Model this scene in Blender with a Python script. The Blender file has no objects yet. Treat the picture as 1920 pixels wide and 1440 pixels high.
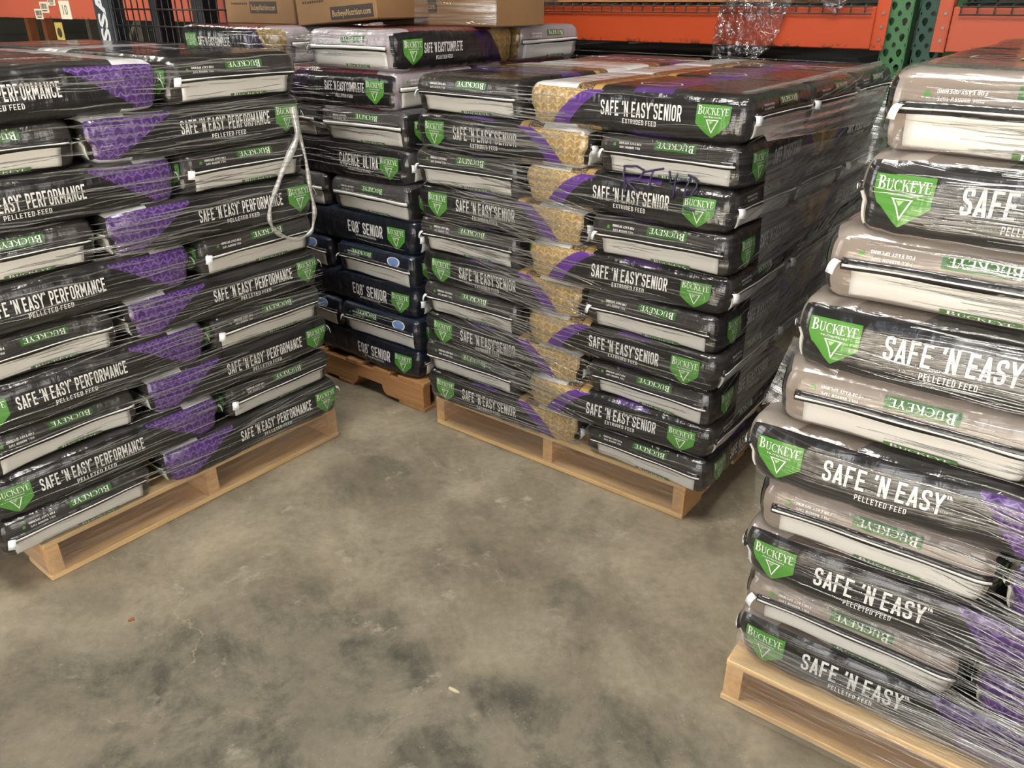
import bpy, bmesh, math, random
import numpy as np
from mathutils import Vector, Matrix, Euler
from mathutils.bvhtree import BVHTree
random.seed(7)
SC = bpy.context.scene
COL = SC.collection
R = math.radians

# ------------------------------------------------------------------ camera, world, lights, exposure
cam_d = bpy.data.cameras.new('camera'); cam = bpy.data.objects.new('camera', cam_d); COL.objects.link(cam)
cam_d.sensor_width = 36; cam_d.lens = 1463.87 / 1920 * 36
cam.location = (0, 0, 1.4334); cam.rotation_euler = (R(90 - 26.097), 0, 0)
SC.camera = cam
W = bpy.data.worlds.new('world'); SC.world = W; W.use_nodes = True
W.node_tree.nodes['Background'].inputs[0].default_value = (0.75, 0.85, 1.0, 1)
W.node_tree.nodes['Background'].inputs[1].default_value = 0.9
TH = R(-37.5)                                   # the direction of the rack rows and of the building
UX, VX = Vector((math.cos(TH), math.sin(TH), 0)), Vector((-math.sin(TH), math.cos(TH), 0))
def RM(u, v, z): return UX * u + VX * v + Vector((0, 0, z))
def area(name, loc, look, sx, sy, power, col=(1, 1, 1)):
    l = bpy.data.lights.new(name, 'AREA'); l.shape = 'RECTANGLE'; l.size = sx; l.size_y = sy; l.energy = power; l.color = col
    o = bpy.data.objects.new(name, l); COL.objects.link(o); o.location = loc
    o.rotation_euler = (Vector(look) - Vector(loc)).to_track_quat('-Z', 'Y').to_euler(); return o
# daylight through the open dock door behind the camera
area('door_daylight', RM(0.85, -2.9, 1.75), RM(0.4, 2, 1.3), 2.2, 2.5, 80, (1.0, 0.98, 0.95))
area('far_door_daylight', RM(-6.6, -2.9, 1.75), RM(-5.0, 2, 1.0), 2.8, 3.2, 170, (1.0, 0.985, 0.96))
area('added_side_fill', RM(5.8, 2.0, 1.9), RM(0, 1.6, 0.9), 3.0, 2.8, 190, (1.0, 0.96, 0.90))  # warm fill added on the right for sunlit goods there; no door
area('added_ceiling_fill', RM(-1.0, 0.6, 4.6), RM(-1.0, 0.6, 0), 3.0, 0.3, 200, (1.0, 0.97, 0.92))  # unseen overhead fill added to brighten the rack beams and floor
area('added_aisle_fill', RM(-7.0, 2.2, 4.6), RM(-6.5, 2.6, 0), 2.0, 0.4, 90, (1.0, 0.95, 0.85))  # second unseen fill added overhead, for the far rack beam
sun_d = bpy.data.lights.new('sun', 'SUN'); sun_d.energy = 150; sun_d.angle = R(.6); sun_d.color = (1.0, .98, .95)
sun = bpy.data.objects.new('sun', sun_d); COL.objects.link(sun)      # high sun that only reaches the floor just inside the dock door
sun.rotation_euler = (VX * math.cos(R(55)) + UX * -.06 - Vector((0, 0, math.sin(R(55))))).to_track_quat('-Z', 'Y').to_euler()
SC.view_settings.view_transform = 'Standard'; SC.view_settings.look = 'None'
SC.view_settings.exposure = 0.16; SC.view_settings.gamma = 1.0; SC.view_settings.use_curve_mapping = False
SC.cycles.use_denoising = True
SC.cycles.max_bounces = 8; SC.cycles.transparent_max_bounces = 16; SC.cycles.sample_clamp_indirect = 6

# ------------------------------------------------------------------ helpers
def S(r, g, b):
    f = lambda c: (c / 255 / 12.92) if c <= 10.3 else ((c / 255 + .055) / 1.055) ** 2.4
    return (f(r), f(g), f(b), 1)
def link(name, me, mats, parent=None, kind=None):
    o = bpy.data.objects.new(name, me)
    for m in (mats if isinstance(mats, (list, tuple)) else [mats]):
        if me.materials.find(m.name) < 0 or len(me.materials) < len(mats if isinstance(mats, (list, tuple)) else [mats]): me.materials.append(m)
    COL.objects.link(o)
    if parent: o.parent = parent
    if kind: o['kind'] = kind
    return o
def empty(name, label, cat, loc=(0, 0, 0), rz=0, group=None):
    o = bpy.data.objects.new(name, None); COL.objects.link(o); o.empty_display_size = .1
    o.location = loc; o.rotation_euler = (0, 0, rz); return tag(o, label, cat, group)
def tag(o, label, cat, group=None):
    o['label'] = label; o['category'] = cat
    if group: o['group'] = group
    return o
class MB:
    """collects vertices and faces for one mesh"""
    def __init__(s): s.v, s.f, s.m = [], [], []
    def add(s, v, f, m=0):
        n = len(s.v); s.v += [tuple(p) for p in v]; s.f += [tuple(i + n for i in q) for q in f]; s.m += [m] * len(f); return s
    def box(s, x0, x1, y0, y1, z0, z1, m=0, M=None):
        v = [(x, y, z) for z in (z0, z1) for y in (y0, y1) for x in (x0, x1)]
        if M is not None: v = [M @ Vector(p) for p in v]
        return s.add(v, [(0, 2, 3, 1), (4, 5, 7, 6), (0, 1, 5, 4), (2, 6, 7, 3), (0, 4, 6, 2), (1, 3, 7, 5)], m)
    def tube(s, pts, r, n=6, m=0):
        pts = [Vector(p) for p in pts]; rs = r if isinstance(r, (list, tuple)) else [r] * len(pts)
        rings = []; up = None
        for i, p in enumerate(pts):
            t = (pts[min(i + 1, len(pts) - 1)] - pts[max(i - 1, 0)]).normalized()
            if up is None: up = t.orthogonal().normalized()
            up = (up - t * up.dot(t)).normalized(); w = t.cross(up)
            rings.append([p + (up * math.cos(k * 2 * math.pi / n) + w * math.sin(k * 2 * math.pi / n)) * rs[i] for k in range(n)])
        v = [q for g in rings for q in g]; f = []
        for i in range(len(pts) - 1):
            for k in range(n): f.append((i * n + k, i * n + (k + 1) % n, (i + 1) * n + (k + 1) % n, (i + 1) * n + k))
        f.append(tuple(range(n - 1, -1, -1))); f.append(tuple((len(pts) - 1) * n + k for k in range(n)))
        return s.add(v, f, m)
    def mesh(s, name, smooth=False):
        me = bpy.data.meshes.new(name); me.from_pydata(s.v, [], s.f); me.update()
        me.polygons.foreach_set('material_index', s.m)
        if smooth: me.polygons.foreach_set('use_smooth', [True] * len(s.f))
        return me
    def build(s, name, mats, parent=None, kind=None, smooth=False, bevel=0):
        me = s.mesh(name, smooth)
        if bevel:
            bm = bmesh.new(); bm.from_mesh(me)
            bmesh.ops.bevel(bm, geom=list(bm.edges), offset=bevel, segments=1, affect='EDGES', profile=.5); bm.to_mesh(me); bm.free()
        return link(name, me, mats, parent, kind)

# ------------------------------------------------------------------ node helpers
class NT:
    def __init__(s, name):
        s.mat = bpy.data.materials.new(name); s.mat.use_nodes = True; s.t = s.mat.node_tree; s.n = s.t.nodes; s.n.clear()
        s.out = s.n.new('ShaderNodeOutputMaterial')
    def new(s, typ, **kw):
        n = s.n.new(typ)
        for k, v in kw.items(): setattr(n, k, v)
        return n
    def set(s, sock, v):
        if isinstance(v, bpy.types.NodeSocket): s.t.links.new(v, sock)
        else: sock.default_value = v
    def math(s, op, a, b=0.0, c=0.0):
        n = s.new('ShaderNodeMath', operation=op)
        for i, x in enumerate((a, b, c)):
            if i < len(n.inputs): s.set(n.inputs[i], x)
        return n.outputs[0]
    def mix(s, fac, a, b, mode='MIX'):
        n = s.new('ShaderNodeMix', data_type='RGBA', blend_type=mode)
        s.set(n.inputs[0], fac); s.set(n.inputs[6], a); s.set(n.inputs[7], b); return n.outputs[2]
    def noise(s, vec, scale, detail=3, rough=.5, dist=0.0):
        n = s.new('ShaderNodeTexNoise'); s.set(n.inputs['Vector'], vec); n.inputs['Scale'].default_value = scale
        n.inputs['Detail'].default_value = detail; n.inputs['Roughness'].default_value = rough; n.inputs['Distortion'].default_value = dist
        return n.outputs['Fac']
    def ramp(s, fac, *stops):
        n = s.new('ShaderNodeValToRGB'); s.set(n.inputs[0], fac); e = n.color_ramp.elements
        while len(e) < len(stops): e.new(.5)
        for i, (p, c) in enumerate(stops): e[i].position = p; e[i].color = c if isinstance(c, tuple) else (c, c, c, 1)
        return n.outputs[0]
    def rng(s, x, a, b, c=0.0, d=1.0):
        n = s.new('ShaderNodeMapRange'); s.set(n.inputs[0], x)
        for i, q in enumerate((a, b, c, d)): n.inputs[i + 1].default_value = q
        return n.outputs[0]
    def vmul(s, v, m):
        n = s.new('ShaderNodeVectorMath', operation='MULTIPLY'); s.set(n.inputs[0], v); n.inputs[1].default_value = m; return n.outputs[0]
    def sep(s, v):
        n = s.new('ShaderNodeSeparateXYZ'); s.set(n.inputs[0], v); return n.outputs
    def comb(s, x, y, z):
        n = s.new('ShaderNodeCombineXYZ')
        for i, q in enumerate((x, y, z)): s.set(n.inputs[i], q)
        return n.outputs[0]
    def pos(s): return s.new('ShaderNodeNewGeometry').outputs['Position']
    def obj(s): return s.new('ShaderNodeTexCoord').outputs['Object']
    def uv(s): return s.new('ShaderNodeTexCoord').outputs['UV']
    def bump(s, h, strength, dist, nrm=None):
        n = s.new('ShaderNodeBump'); n.inputs['Strength'].default_value = strength; n.inputs['Distance'].default_value = dist
        s.set(n.inputs['Height'], h)
        if nrm is not None: s.set(n.inputs['Normal'], nrm)
        return n.outputs[0]
    def bsdf(s, **kw):
        n = s.new('ShaderNodeBsdfPrincipled')
        for k, v in kw.items(): s.set(n.inputs[k.replace('_', ' ')], v)
        return n
    def done(s, sh):
        s.t.links.new(sh, s.out.inputs['Surface']); return s.mat

def plain(name, col, rough=.6, metal=0.0, var=.12, scale=14, bump=.0):
    t = NT(name); n = t.noise(t.obj(), scale, 5, .6)
    c = t.mix(t.rng(n, .3, .7), tuple(x * (1 - var) for x in col[:3]) + (1,), tuple(min(1, x * (1 + var)) for x in col[:3]) + (1,))
    b = t.bsdf(Base_Color=c, Roughness=rough, Metallic=metal)
    if bump: t.set(b.inputs['Normal'], t.bump(n, bump, .004))
    return t.done(b.outputs[0])

def wrapped(name, color, film=1.0, rough=.34, wr=.5):
    """glossy printed plastic, with the clear wrap that clings to it: fine level creases and a thin milky veil"""
    t = NT(name); P = t.pos(); O = t.obj()
    base = color(t) if callable(color) else color
    wn = t.noise(t.vmul(O, (55, 55, 16)), 1, 3, .55, .4)
    wn2 = t.noise(t.vmul(O, (16, 16, 14)), 1, 2, .5, .2)
    nb = t.bump(t.math('ADD', t.math('MULTIPLY', wn, .35), wn2), wr, .012)
    x, y, z = t.sep(P)
    warp = t.noise(P, 1.3, 2)
    zz = t.math('ADD', z, t.math('MULTIPLY', t.math('SUBTRACT', warp, .5), .16))
    st = t.noise(t.comb(t.math('MULTIPLY', x, 2.2), t.math('MULTIPLY', y, 2.2), t.math('MULTIPLY', zz, 150)), 1, 4, .62)
    big = t.noise(P, 3.1, 3, .6)
    veil = t.math('MULTIPLY', t.rng(st, .47, .74), t.rng(big, .35, .68, .15, 1.0))
    hz = t.math('ADD', t.math('MULTIPLY', veil, .14 * film), .003 * film)
    c = t.mix(hz, base, (.62, .60, .56, 1))
    nb2 = t.bump(t.math('ADD', t.math('MULTIPLY', wn, .35), wn2), wr * .55, .012)
    cn = t.bump(t.math('ADD', t.math('MULTIPLY', st, .55), t.math('MULTIPLY', wn2, .45 / max(film, .3))), .20 * film + .05, .010, nb2)
    b = t.bsdf(Base_Color=c, Roughness=rough, Normal=nb, Specular_IOR_Level=.22)
    t.set(b.inputs['Coat Weight'], .45 + .5 * film); b.inputs['Coat Roughness'].default_value = .06 + .02 * film; b.inputs['Coat IOR'].default_value = 1.55
    t.set(b.inputs['Coat Normal'], cn)
    return t.done(b.outputs[0])

# colour of the long printed side: u metres from the lettered end, v metres up
BLACK = (.0105, .0100, .0105, 1)
def scales(t, u, v, dark, mid, light, su, sv):
    a = t.math('ABSOLUTE', t.math('SINE', t.math('MULTIPLY', u, math.pi / su)))
    row = t.math('FRACT', t.math('ADD', t.math('DIVIDE', v, sv), t.math('MULTIPLY', a, .5)))
    l1 = t.rng(t.math('ABSOLUTE', t.math('SUBTRACT', row, .5)), .02, .16, 1, 0)
    cf = t.math('FRACT', t.math('DIVIDE', u, su))
    l2 = t.rng(t.math('ABSOLUTE', t.math('SUBTRACT', cf, .5)), .03, .14, .55, 0)
    blot = t.noise(t.comb(u, v, 0.0), 45, 2)
    c = t.mix(t.rng(blot, .35, .65), dark, mid)
    return t.mix(t.math('MULTIPLY', t.math('MAXIMUM', l1, l2), .62), c, light)
def side_purple(edge_top, edge_bot):
    def f(t):
        u, v, _ = t.sep(t.uv())
        e = t.rng(v, -.045, .05, edge_bot, edge_top)
        inside = t.math('LESS_THAN', t.math('SUBTRACT', .66, u), e)
        pc = scales(t, u, v, (.036, .012, .085, 1), (.078, .028, .165, 1), (.27, .155, .42, 1), .026, .022)
        return t.mix(inside, BLACK, pc)
    return f
def side_gold(body=BLACK, stripe=(.095, .028, .215, 1)):
    def f(t):
        u, v, _ = t.sep(t.uv())
        vv = t.rng(v, -.05, .055); curve = t.math('POWER', vv, 1.5)
        e = t.math('ADD', .09, t.math('MULTIPLY', curve, .105))
        d = t.math('SUBTRACT', t.math('SUBTRACT', .66, u), e)
        g = t.math('LESS_THAN', d, 0.0); s = t.math('LESS_THAN', d, .052)
        gc = scales(t, u, v, (.26, .165, .06, 1), (.40, .265, .105, 1), (.74, .58, .31, 1), .030, .021)
        return t.mix(g, t.mix(s, body, stripe), gc)
    return f
def side_complete(t):
    u, v, _ = t.sep(t.uv())
    d = t.math('ADD', t.math('SUBTRACT', .66, u), t.math('MULTIPLY', v, -.7))
    g = t.math('LESS_THAN', d, .12); s = t.math('LESS_THAN', d, .21)
    gc = scales(t, u, v, (.16, .10, .035, 1), (.26, .17, .06, 1), (.42, .30, .13, 1), .034, .024)
    return t.mix(g, t.mix(s, BLACK, (.022, .010, .040, 1)), gc)
def top_purple(t):
    u, v, _ = t.sep(t.uv())
    e = t.math('GREATER_THAN', u, .545)
    return t.mix(e, (.016, .013, .012, 1), (.55, .54, .53, 1))
def top_gold(t):
    u, v, _ = t.sep(t.uv())
    pale = t.math('GREATER_THAN', u, .50)
    st = t.math('LESS_THAN', t.math('ABSOLUTE', t.math('SUBTRACT', u, .435)), .014)
    spk = t.math('LESS_THAN', t.math('ABSOLUTE', t.math('SUBTRACT', u, .475)), .024)
    pu = t.math('LESS_THAN', t.math('ABSOLUTE', t.math('SUBTRACT', u, .27)), .055)
    c = t.mix(pu, (.016, .014, .013, 1), (.075, .028, .16, 1)); c = t.mix(st, c, (.42, .26, .08, 1))
    n = t.noise(t.comb(u, v, 0.0), 160, 2); c = t.mix(spk, c, t.mix(t.rng(n, .45, .55), (.02, .015, .01, 1), (.34, .2, .08, 1)))
    return t.mix(pale, c, (.62, .61, .60, 1))
def top_pale(t):
    u, v, _ = t.sep(t.uv())
    e = t.math('LESS_THAN', t.math('ADD', u, t.math('MULTIPLY', v, .5)), .19)
    e2 = t.math('LESS_THAN', t.math('ADD', u, t.math('MULTIPLY', v, .5)), .30)
    return t.mix(e, t.mix(e2, (.018, .016, .016, 1), (.10, .075, .06, 1)), (.25, .21, .18, 1))
def top_red(t):
    u, v, _ = t.sep(t.uv())
    e = t.math('LESS_THAN', t.math('ABSOLUTE', t.math('SUBTRACT', u, .31)), .22)
    return t.mix(e, (.30, .26, .28, 1), (.115, .022, .028, 1))

MT = {}
def M(k, f):
    if k not in MT: MT[k] = f()
    return MT[k]
WHITE = S(226, 224, 220); GREEN = S(74, 134, 50)
def ink(nm, c, film): return wrapped(nm, c, film, .4)

# ------------------------------------------------------------------ flat shapes for print: slices of text and logo in metres
def slice_flat(verts, faces, dx=.022, dy=.007):
    bm = bmesh.new(); vs = [bm.verts.new((x, y, 0)) for x, y in verts]
    for f in faces:
        try: bm.faces.new([vs[i] for i in f])
        except ValueError: pass
    xs = [v[0] for v in verts]; ys = [v[1] for v in verts]
    for ax, lo, hi, st in ((0, min(xs), max(xs), dx), (1, min(ys), max(ys), dy)):
        k = math.ceil(lo / st)
        while k * st < hi:
            no = (1, 0, 0) if ax == 0 else (0, 1, 0)
            bmesh.ops.bisect_plane(bm, geom=list(bm.verts) + list(bm.edges) + list(bm.faces), plane_co=Vector(no) * k * st, plane_no=no, dist=1e-6)
            k += 1
    bm.verts.index_update()
    o = ([(v.co.x, v.co.y) for v in bm.verts], [tuple(v.index for v in f.verts) for f in bm.faces]); bm.free(); return o
def raw_text(s, weight=.0, spacing=1.0):
    cu = bpy.data.curves.new('lettering', 'FONT'); cu.body = s; cu.offset = weight; cu.resolution_u = 2; cu.space_character = spacing
    o = bpy.data.objects.new('lettering', cu); COL.objects.link(o); dg = bpy.context.evaluated_depsgraph_get(); dg.update()
    me = bpy.data.meshes.new_from_object(o.evaluated_get(dg)); v = [(p.co.x, p.co.y) for p in me.vertices]; f = [tuple(p.vertices) for p in me.polygons]
    bpy.data.objects.remove(o); bpy.data.curves.remove(cu); bpy.data.meshes.remove(me); return v, f
def rp(P, r, closed=False):
    """polyline with rounded corners"""
    P = [Vector((a, b)) for a, b in P]; o = []; n = len(P)
    for i, p in enumerate(P):
        if not closed and i in (0, n - 1): o.append(p); continue
        a = (P[i - 1] - p); b = (P[(i + 1) % n] - p); q = min(r, a.length * .5, b.length * .5); A = p + a.normalized() * q; B = p + b.normalized() * q
        for k in range(5): t = k / 4; o.append(A * (1 - t) ** 2 + p * 2 * t * (1 - t) + B * t * t)
    return o + ([o[0]] if closed else [])
def glyph(ch):
    w = .45; t = .075; x0, x1, y0, y1 = t, w - t, t, 1 - t; r = .19; c = w / 2
    G = {'S': [rp([(x1, .70), (x1, y1), (x0, y1), (x0, .55), (x1, .45), (x1, y0), (x0, y0), (x0, .30)], r)], 'A': [[(.05, 0), (c, .97)], [(c, .97), (w - .05, 0)], [(.12, .25), (w - .12, .25)]],
     'F': [[(x0, 0), (x0, 1)], [(x0, y1), (w - .03, y1)], [(x0, .52), (w - .08, .52)]], 'E': [[(x0, 0), (x0, 1)], [(x0, y1), (w - .03, y1)], [(x0, .51), (w - .07, .51)], [(x0, y0), (w - .03, y0)]],
     'N': [[(x0, 0), (x0, 1)], [(x1, 0), (x1, 1)], [(x0 - .01, .97), (x1 + .01, .03)]], 'Y': [[(.04, 1), (c, .45)], [(w - .04, 1), (c, .45)], [(c, 0), (c, .48)]],
     'P': [[(x0, 0), (x0, 1)], rp([(x0, .43), (x1, .43), (x1, y1), (x0, y1)], r)], 'R': [[(x0, 0), (x0, 1)], rp([(x0, .46), (x1, .46), (x1, y1), (x0, y1)], r), [(c, .46), (x1 + .02, 0)]],
     'O': [rp([(x0, y0), (x1, y0), (x1, y1), (x0, y1)], r, 1)], 'M': [[(x0, 0), (x0, 1)], [(.53, 0), (.53, 1)], [(x0, .97), (.30, .30)], [(.53, .97), (.30, .30)]],
     'C': [rp([(x1, .68), (x1, y1), (x0, y1), (x0, y0), (x1, y0), (x1, .32)], r)], 'L': [[(x0, 0), (x0, 1)], [(x0, y0), (w - .04, y0)]], 'T': [[(c, 0), (c, 1)], [(.0, y1), (w, y1)]],
     'D': [[(x0, 0), (x0, 1)], rp([(x0, y0), (x1, y0), (x1, y1), (x0, y1)], r)], 'X': [[(.04, 0), (w - .04, 1)], [(w - .04, 0), (.04, 1)]], 'U': [rp([(x0, 1), (x0, y0), (x1, y0), (x1, 1)], r)],
     'I': [[(t, 0), (t, 1)]], 'G': [rp([(x1, .70), (x1, y1), (x0, y1), (x0, y0), (x1, y0), (x1, .46)], r), [(c, .46), (x1 + .06, .46)]], 'H': [[(x0, 0), (x0, 1)], [(x1, 0), (x1, 1)], [(x0, .5), (x1, .5)]],
     'Q': [rp([(x0, y0), (x1, y0), (x1, y1), (x0, y1)], r, 1), [(c, .28), (w + .01, -.04)]], '8': [rp([(x0, y0), (x1, y0), (x1, .52), (x0, .52)], r, 1), rp([(x0 + .02, .52), (x1 - .02, .52), (x1 - .02, y1), (x0 + .02, y1)], r, 1)],
     'K': [[(x0, 0), (x0, 1)], [(x0 + .03, .36), (x1 + .03, 1)], [(x0 + .10, .50), (x1 + .04, 0)]], 'W': [[(.06, 1), (.18, 0)], [(.18, 0), (.30, .9)], [(.30, .9), (.42, 0)], [(.42, 0), (.54, 1)]], "'": [[(.10, 1), (.06, .74)]],
     '~': [[(.0, 1.02), (.0, .82)], [(.10, 1.02), (.10, .82)], [(.10, 1.02), (.19, .82)]], ' ': []}
    return G[ch], {'M': .605, 'I': .15, "'": .16, ' ': .17, '~': .24, 'W': .6}.get(ch, w)
def sign(word, w, h, rot=0, wt=.138, gap=.095):
    """narrow sans capitals of even stroke, w wide and h high"""
    V, F, x = [], [], 0
    for ch in word:
        ps, ad = glyph(ch); th = wt * (.45 if ch == '~' else 1)
        for p in ps:
            P = [Vector((q[0] + x, q[1])) for q in p]; cl = (P[0] - P[-1]).length < 1e-6; L = len(P); n0 = len(V)
            for i, q in enumerate(P):
                a = P[i - 1] if i else (P[-2] if cl else P[0]); b = P[i + 1] if i < L - 1 else (P[1] if cl else P[-1])
                d = (b - a).normalized(); m = Vector((-d.y, d.x)); V += [tuple(q + m * th / 2), tuple(q - m * th / 2)]
            F += [(n0 + 2 * i, n0 + 2 * i + 1, n0 + 2 * i + 3, n0 + 2 * i + 2) for i in range(L - 1)]
        x += ad + (gap if ch != '~' else .02)
    x -= gap; V = [((a / x - .5) * w, (b - .5) * h) for a, b in V]
    if rot: V = [(-a, -b) for a, b in V]
    return slice_flat(V, F)
CAP = None
def text(s, w, h, weight=.012, rot=0, sl=True, spacing=1.0):
    """lettering centred on 0,0: w wide, capitals h high"""
    global CAP
    if CAP is None:
        hv, _ = raw_text('H'); CAP = (min(p[1] for p in hv), max(p[1] for p in hv))
    v, f = raw_text(s, weight, spacing); x0 = min(p[0] for p in v); x1 = max(p[0] for p in v)
    v = [((p[0] - (x0 + x1) / 2) * w / (x1 - x0), (p[1] - (CAP[0] + CAP[1]) / 2) * h / (CAP[1] - CAP[0])) for p in v]
    if rot: v = [(-a, -b) for a, b in v]
    return slice_flat(v, f) if sl else (v, f)
def poly(pts, sl=True):
    v, f = list(pts), [tuple(range(len(pts)))]
    return slice_flat(v, f) if sl else (v, f)
def join(*sh):
    V, F = [], []
    for v, f in sh:
        n = len(V); V += v; F += [tuple(i + n for i in q) for q in f]
    return V, F
def move(sh, dx, dy): return [(a + dx, b + dy) for a, b in sh[0]], sh[1]
def serif(word, w, h, rot=0):
    """roman capitals with thick stems, thin bars and foot serifs"""
    V, F = [], []
    def q(*p):
        n = len(V); V.extend(p); F.append(tuple(range(n, n + len(p))))
    def stem(x, t=.15, y0=0., y1=1.):
        q((x, y0), (x + t, y0), (x + t, y1), (x, y1))
    def ser(x, y, l=.30):
        q((x - l / 2, y), (x + l / 2, y), (x + l / 2, y + .05), (x - l / 2, y + .05))
    def arc(cx, cy, rx, ry, a0, a1, tk, tn, n=10):
        for i in range(n):
            b = [R(a0 + (a1 - a0) * k / n) for k in (i, i + 1)]
            th = [tn + (tk - tn) * abs(math.cos(t)) for t in b]
            q(*[(cx + (rx - e * th[j]) * math.cos(b[j]), cy + (ry - e * th[j] * .8) * math.sin(b[j])) for j, e in ((0, 0), (1, 0), (1, 1), (0, 1))])
    def diag(xa, ya, xb, yb, t):
        q((xa, ya), (xa + t, ya), (xb + t, yb), (xb, yb))
    adv = 0; marks = []
    for i, ch in enumerate(word):
        base = len(V); wd = .7; sc = 1.25 if i == 0 else 1.0
        if ch == 'B':
            stem(.08); ser(.13, 0); ser(.13, .95); arc(.28, .26, .34, .26, -90, 90, .15, .05); arc(.26, .75, .29, .25, -90, 90, .14, .05); q((.2, .47), (.3, .47), (.3, .53), (.2, .53)); wd = .68
        elif ch == 'U':
            stem(.08, .14, .3); ser(.14, .95); arc(.36, .3, .28, .3, 180, 360, .12, .06); stem(.58, .06, .3); ser(.61, .95, .24); wd = .74
        elif ch == 'C':
            arc(.45, .5, .42, .5, 50, 310, .15, .05, 16); q((.70, .72), (.75, .72), (.75, .95), (.70, .90)); wd = .78
        elif ch == 'K':
            stem(.08); ser(.15, 0); ser(.15, .95); diag(.2, .45, .58, .97, .07); diag(.32, .58, .62, .0, .16); ser(.68, 0, .26); ser(.62, .95, .24); wd = .80
        elif ch == 'E':
            stem(.08); q((.05, 0), (.58, 0), (.62, .22), (.57, .22), (.53, .06), (.05, .06)); q((.05, .94), (.52, .94), (.52, .78), (.57, .78), (.57, 1), (.05, 1)); q((.2, .47), (.45, .47), (.45, .53), (.2, .53)); wd = .64
        elif ch == 'Y':
            stem(.30, .15, 0, .48); ser(.37, 0); diag(.31, .45, .05, .97, .15); diag(.38, .45, .62, .97, .06); ser(.11, .95, .26); ser(.65, .95, .22); wd = .74
        for k in range(base, len(V)): V[k] = (V[k][0] * sc + adv, V[k][1] * sc)
        adv += wd * sc + .03
    m = [((x / adv - .5) * w, (y - .5) * h) for x, y in V]
    if rot: m = [(-a, -b) for a, b in m]
    return slice_flat(m, F)

SHIELD = poly([(-.043, .036), (.043, .036), (.043, -.010), (0, -.044), (-.043, -.010)])
SHIELD_W = join(move(serif('BUCKEYE', .078, .0165), 0, .0205), move(text('NUTRITION', .044, .0035, .01), 0, .0065))
def tri(o, i):
    V = o + i
    return slice_flat(V, [(0, 1, 4, 3), (1, 2, 5, 4), (2, 0, 3, 5)])
SHIELD_T = tri([(-.0165, .001), (.0165, .001), (0, -.0315)], [(-.0125, -.001), (.0125, -.001), (0, -.0265)])
SHIELD_L = poly([(-.0095, -.0025), (.0035, -.0025), (-.004, -.0105)])
BOXG = poly([(-.060, -.0145), (.060, -.0145), (.060, .0145), (-.060, .0145)])
BOXG_T = serif('BUCKEYE', .106, .0175, rot=1)
TINY = join(move(sign('PULL NARROW TAPE', .064, .0062, 1, .13), 0, -.006), move(sign('FOR EASY OPENING', .068, .0068, 1), 0, .006))
TINYD = poly([(.044, -.004), (.052, -.004), (.052, .003), (.048, .006), (.044, .003)])
FLAPG = poly([(-.06, -.007), (.06, -.007), (.06, .007), (-.06, .007)])
FLAPG_T = serif('BUCKEYE', .10, .010)
def disc(r): return poly([(r * math.cos(2 * math.pi * k / 20), .62 * r * math.sin(2 * math.pi * k / 20)) for k in range(20)])
DISC_O, DISC = disc(.034), disc(.028)
HEX = (lambda o, i: slice_flat(o + i, [(k, (k + 1) % 6, 6 + (k + 1) % 6, 6 + k) for k in range(6)], .03, .02))(
    [(-.062, 0), (-.04, .04), (.04, .04), (.062, 0), (.04, -.04), (-.04, -.04)], [(-.056, 0), (-.0365, .035), (.0365, .035), (.056, 0), (.0365, -.035), (-.0365, -.035)])

# ------------------------------------------------------------------ the sack
BL, BW = .66, .425
class Shape:
    def __init__(s, seed, H, lump=1.0):
        r = random.Random(seed); s.h = np.array([BL / 2, BW / 2, H / 2]); s.Rr = np.array([.034, .044, H * .38]); s.k = 2.6; s.lump = lump
        s.w = [(np.array([r.uniform(-14, 14), r.uniform(-14, 14), r.uniform(-20, 20)]), r.uniform(0, 6.3), r.uniform(.0008, .0022)) for _ in range(7)]
        s.c = [(r.uniform(60, 125), r.uniform(0, 6.3), r.uniform(8, 25), r.uniform(.5, 1.3)) for _ in range(3)]
        s.tilt = r.uniform(-.006, .006)
    def __call__(s, q):
        q = np.asarray(q, float); h, Rr = s.h, s.Rr
        inn = np.clip(q, -(h - Rr), h - Rr); d = (q - inn) / Rr; n = (np.abs(d) ** s.k).sum(1) ** (1 / s.k); n = np.maximum(n, 1e-6)
        o = inn + Rr * d / n[:, None]; dn = d / n[:, None]
        x, y, z = (o / h).T
        e = np.clip((np.abs(x) - .72) / .28, 0, 1); e = e * e * (3 - 2 * e)
        # the folded end: the top panel rolls out over a pinched lower half
        low = np.clip(-z + .1, 0, 1)
        o[:, 0] *= 1 - .036 * e * np.clip(low * 3, 0, 1)
        o[:, 1] *= 1 + .012 * (1 - x * x) - .030 * e
        o[:, 2] *= 1 - .05 * e
        amp = sum(a * np.sin(o @ k + p) for k, p, a in s.w)
        side = np.clip(np.abs(dn[:, 1]), 0, 1) * np.clip(np.abs(z) * 1.3 - .25, 0, 1) + .5 * e
        wr = sum(A * .0011 * np.sin(o[:, 0] * f + p + 1.6 * np.sin(o[:, 0] * g + p)) for f, p, g, A in s.c)
        flat = np.where(np.abs(z) > .96, .25, 1.0)
        o += dn * ((amp + wr * side) * s.lump * flat)[:, None]
        return o
def face_q(h, face, a, b):
    a = np.asarray(a); b = np.asarray(b); z = np.zeros_like(a)
    return {'-y': lambda: np.c_[a, z - h[1], b], '+y': lambda: np.c_[-a, z + h[1], b], '+x': lambda: np.c_[z + h[0], a, b],
            '-x': lambda: np.c_[z - h[0], -a, b], 'top': lambda: np.c_[a, b, z + h[2]], 'bot': lambda: np.c_[a, -b, z - h[2]]}[face]()
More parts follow.
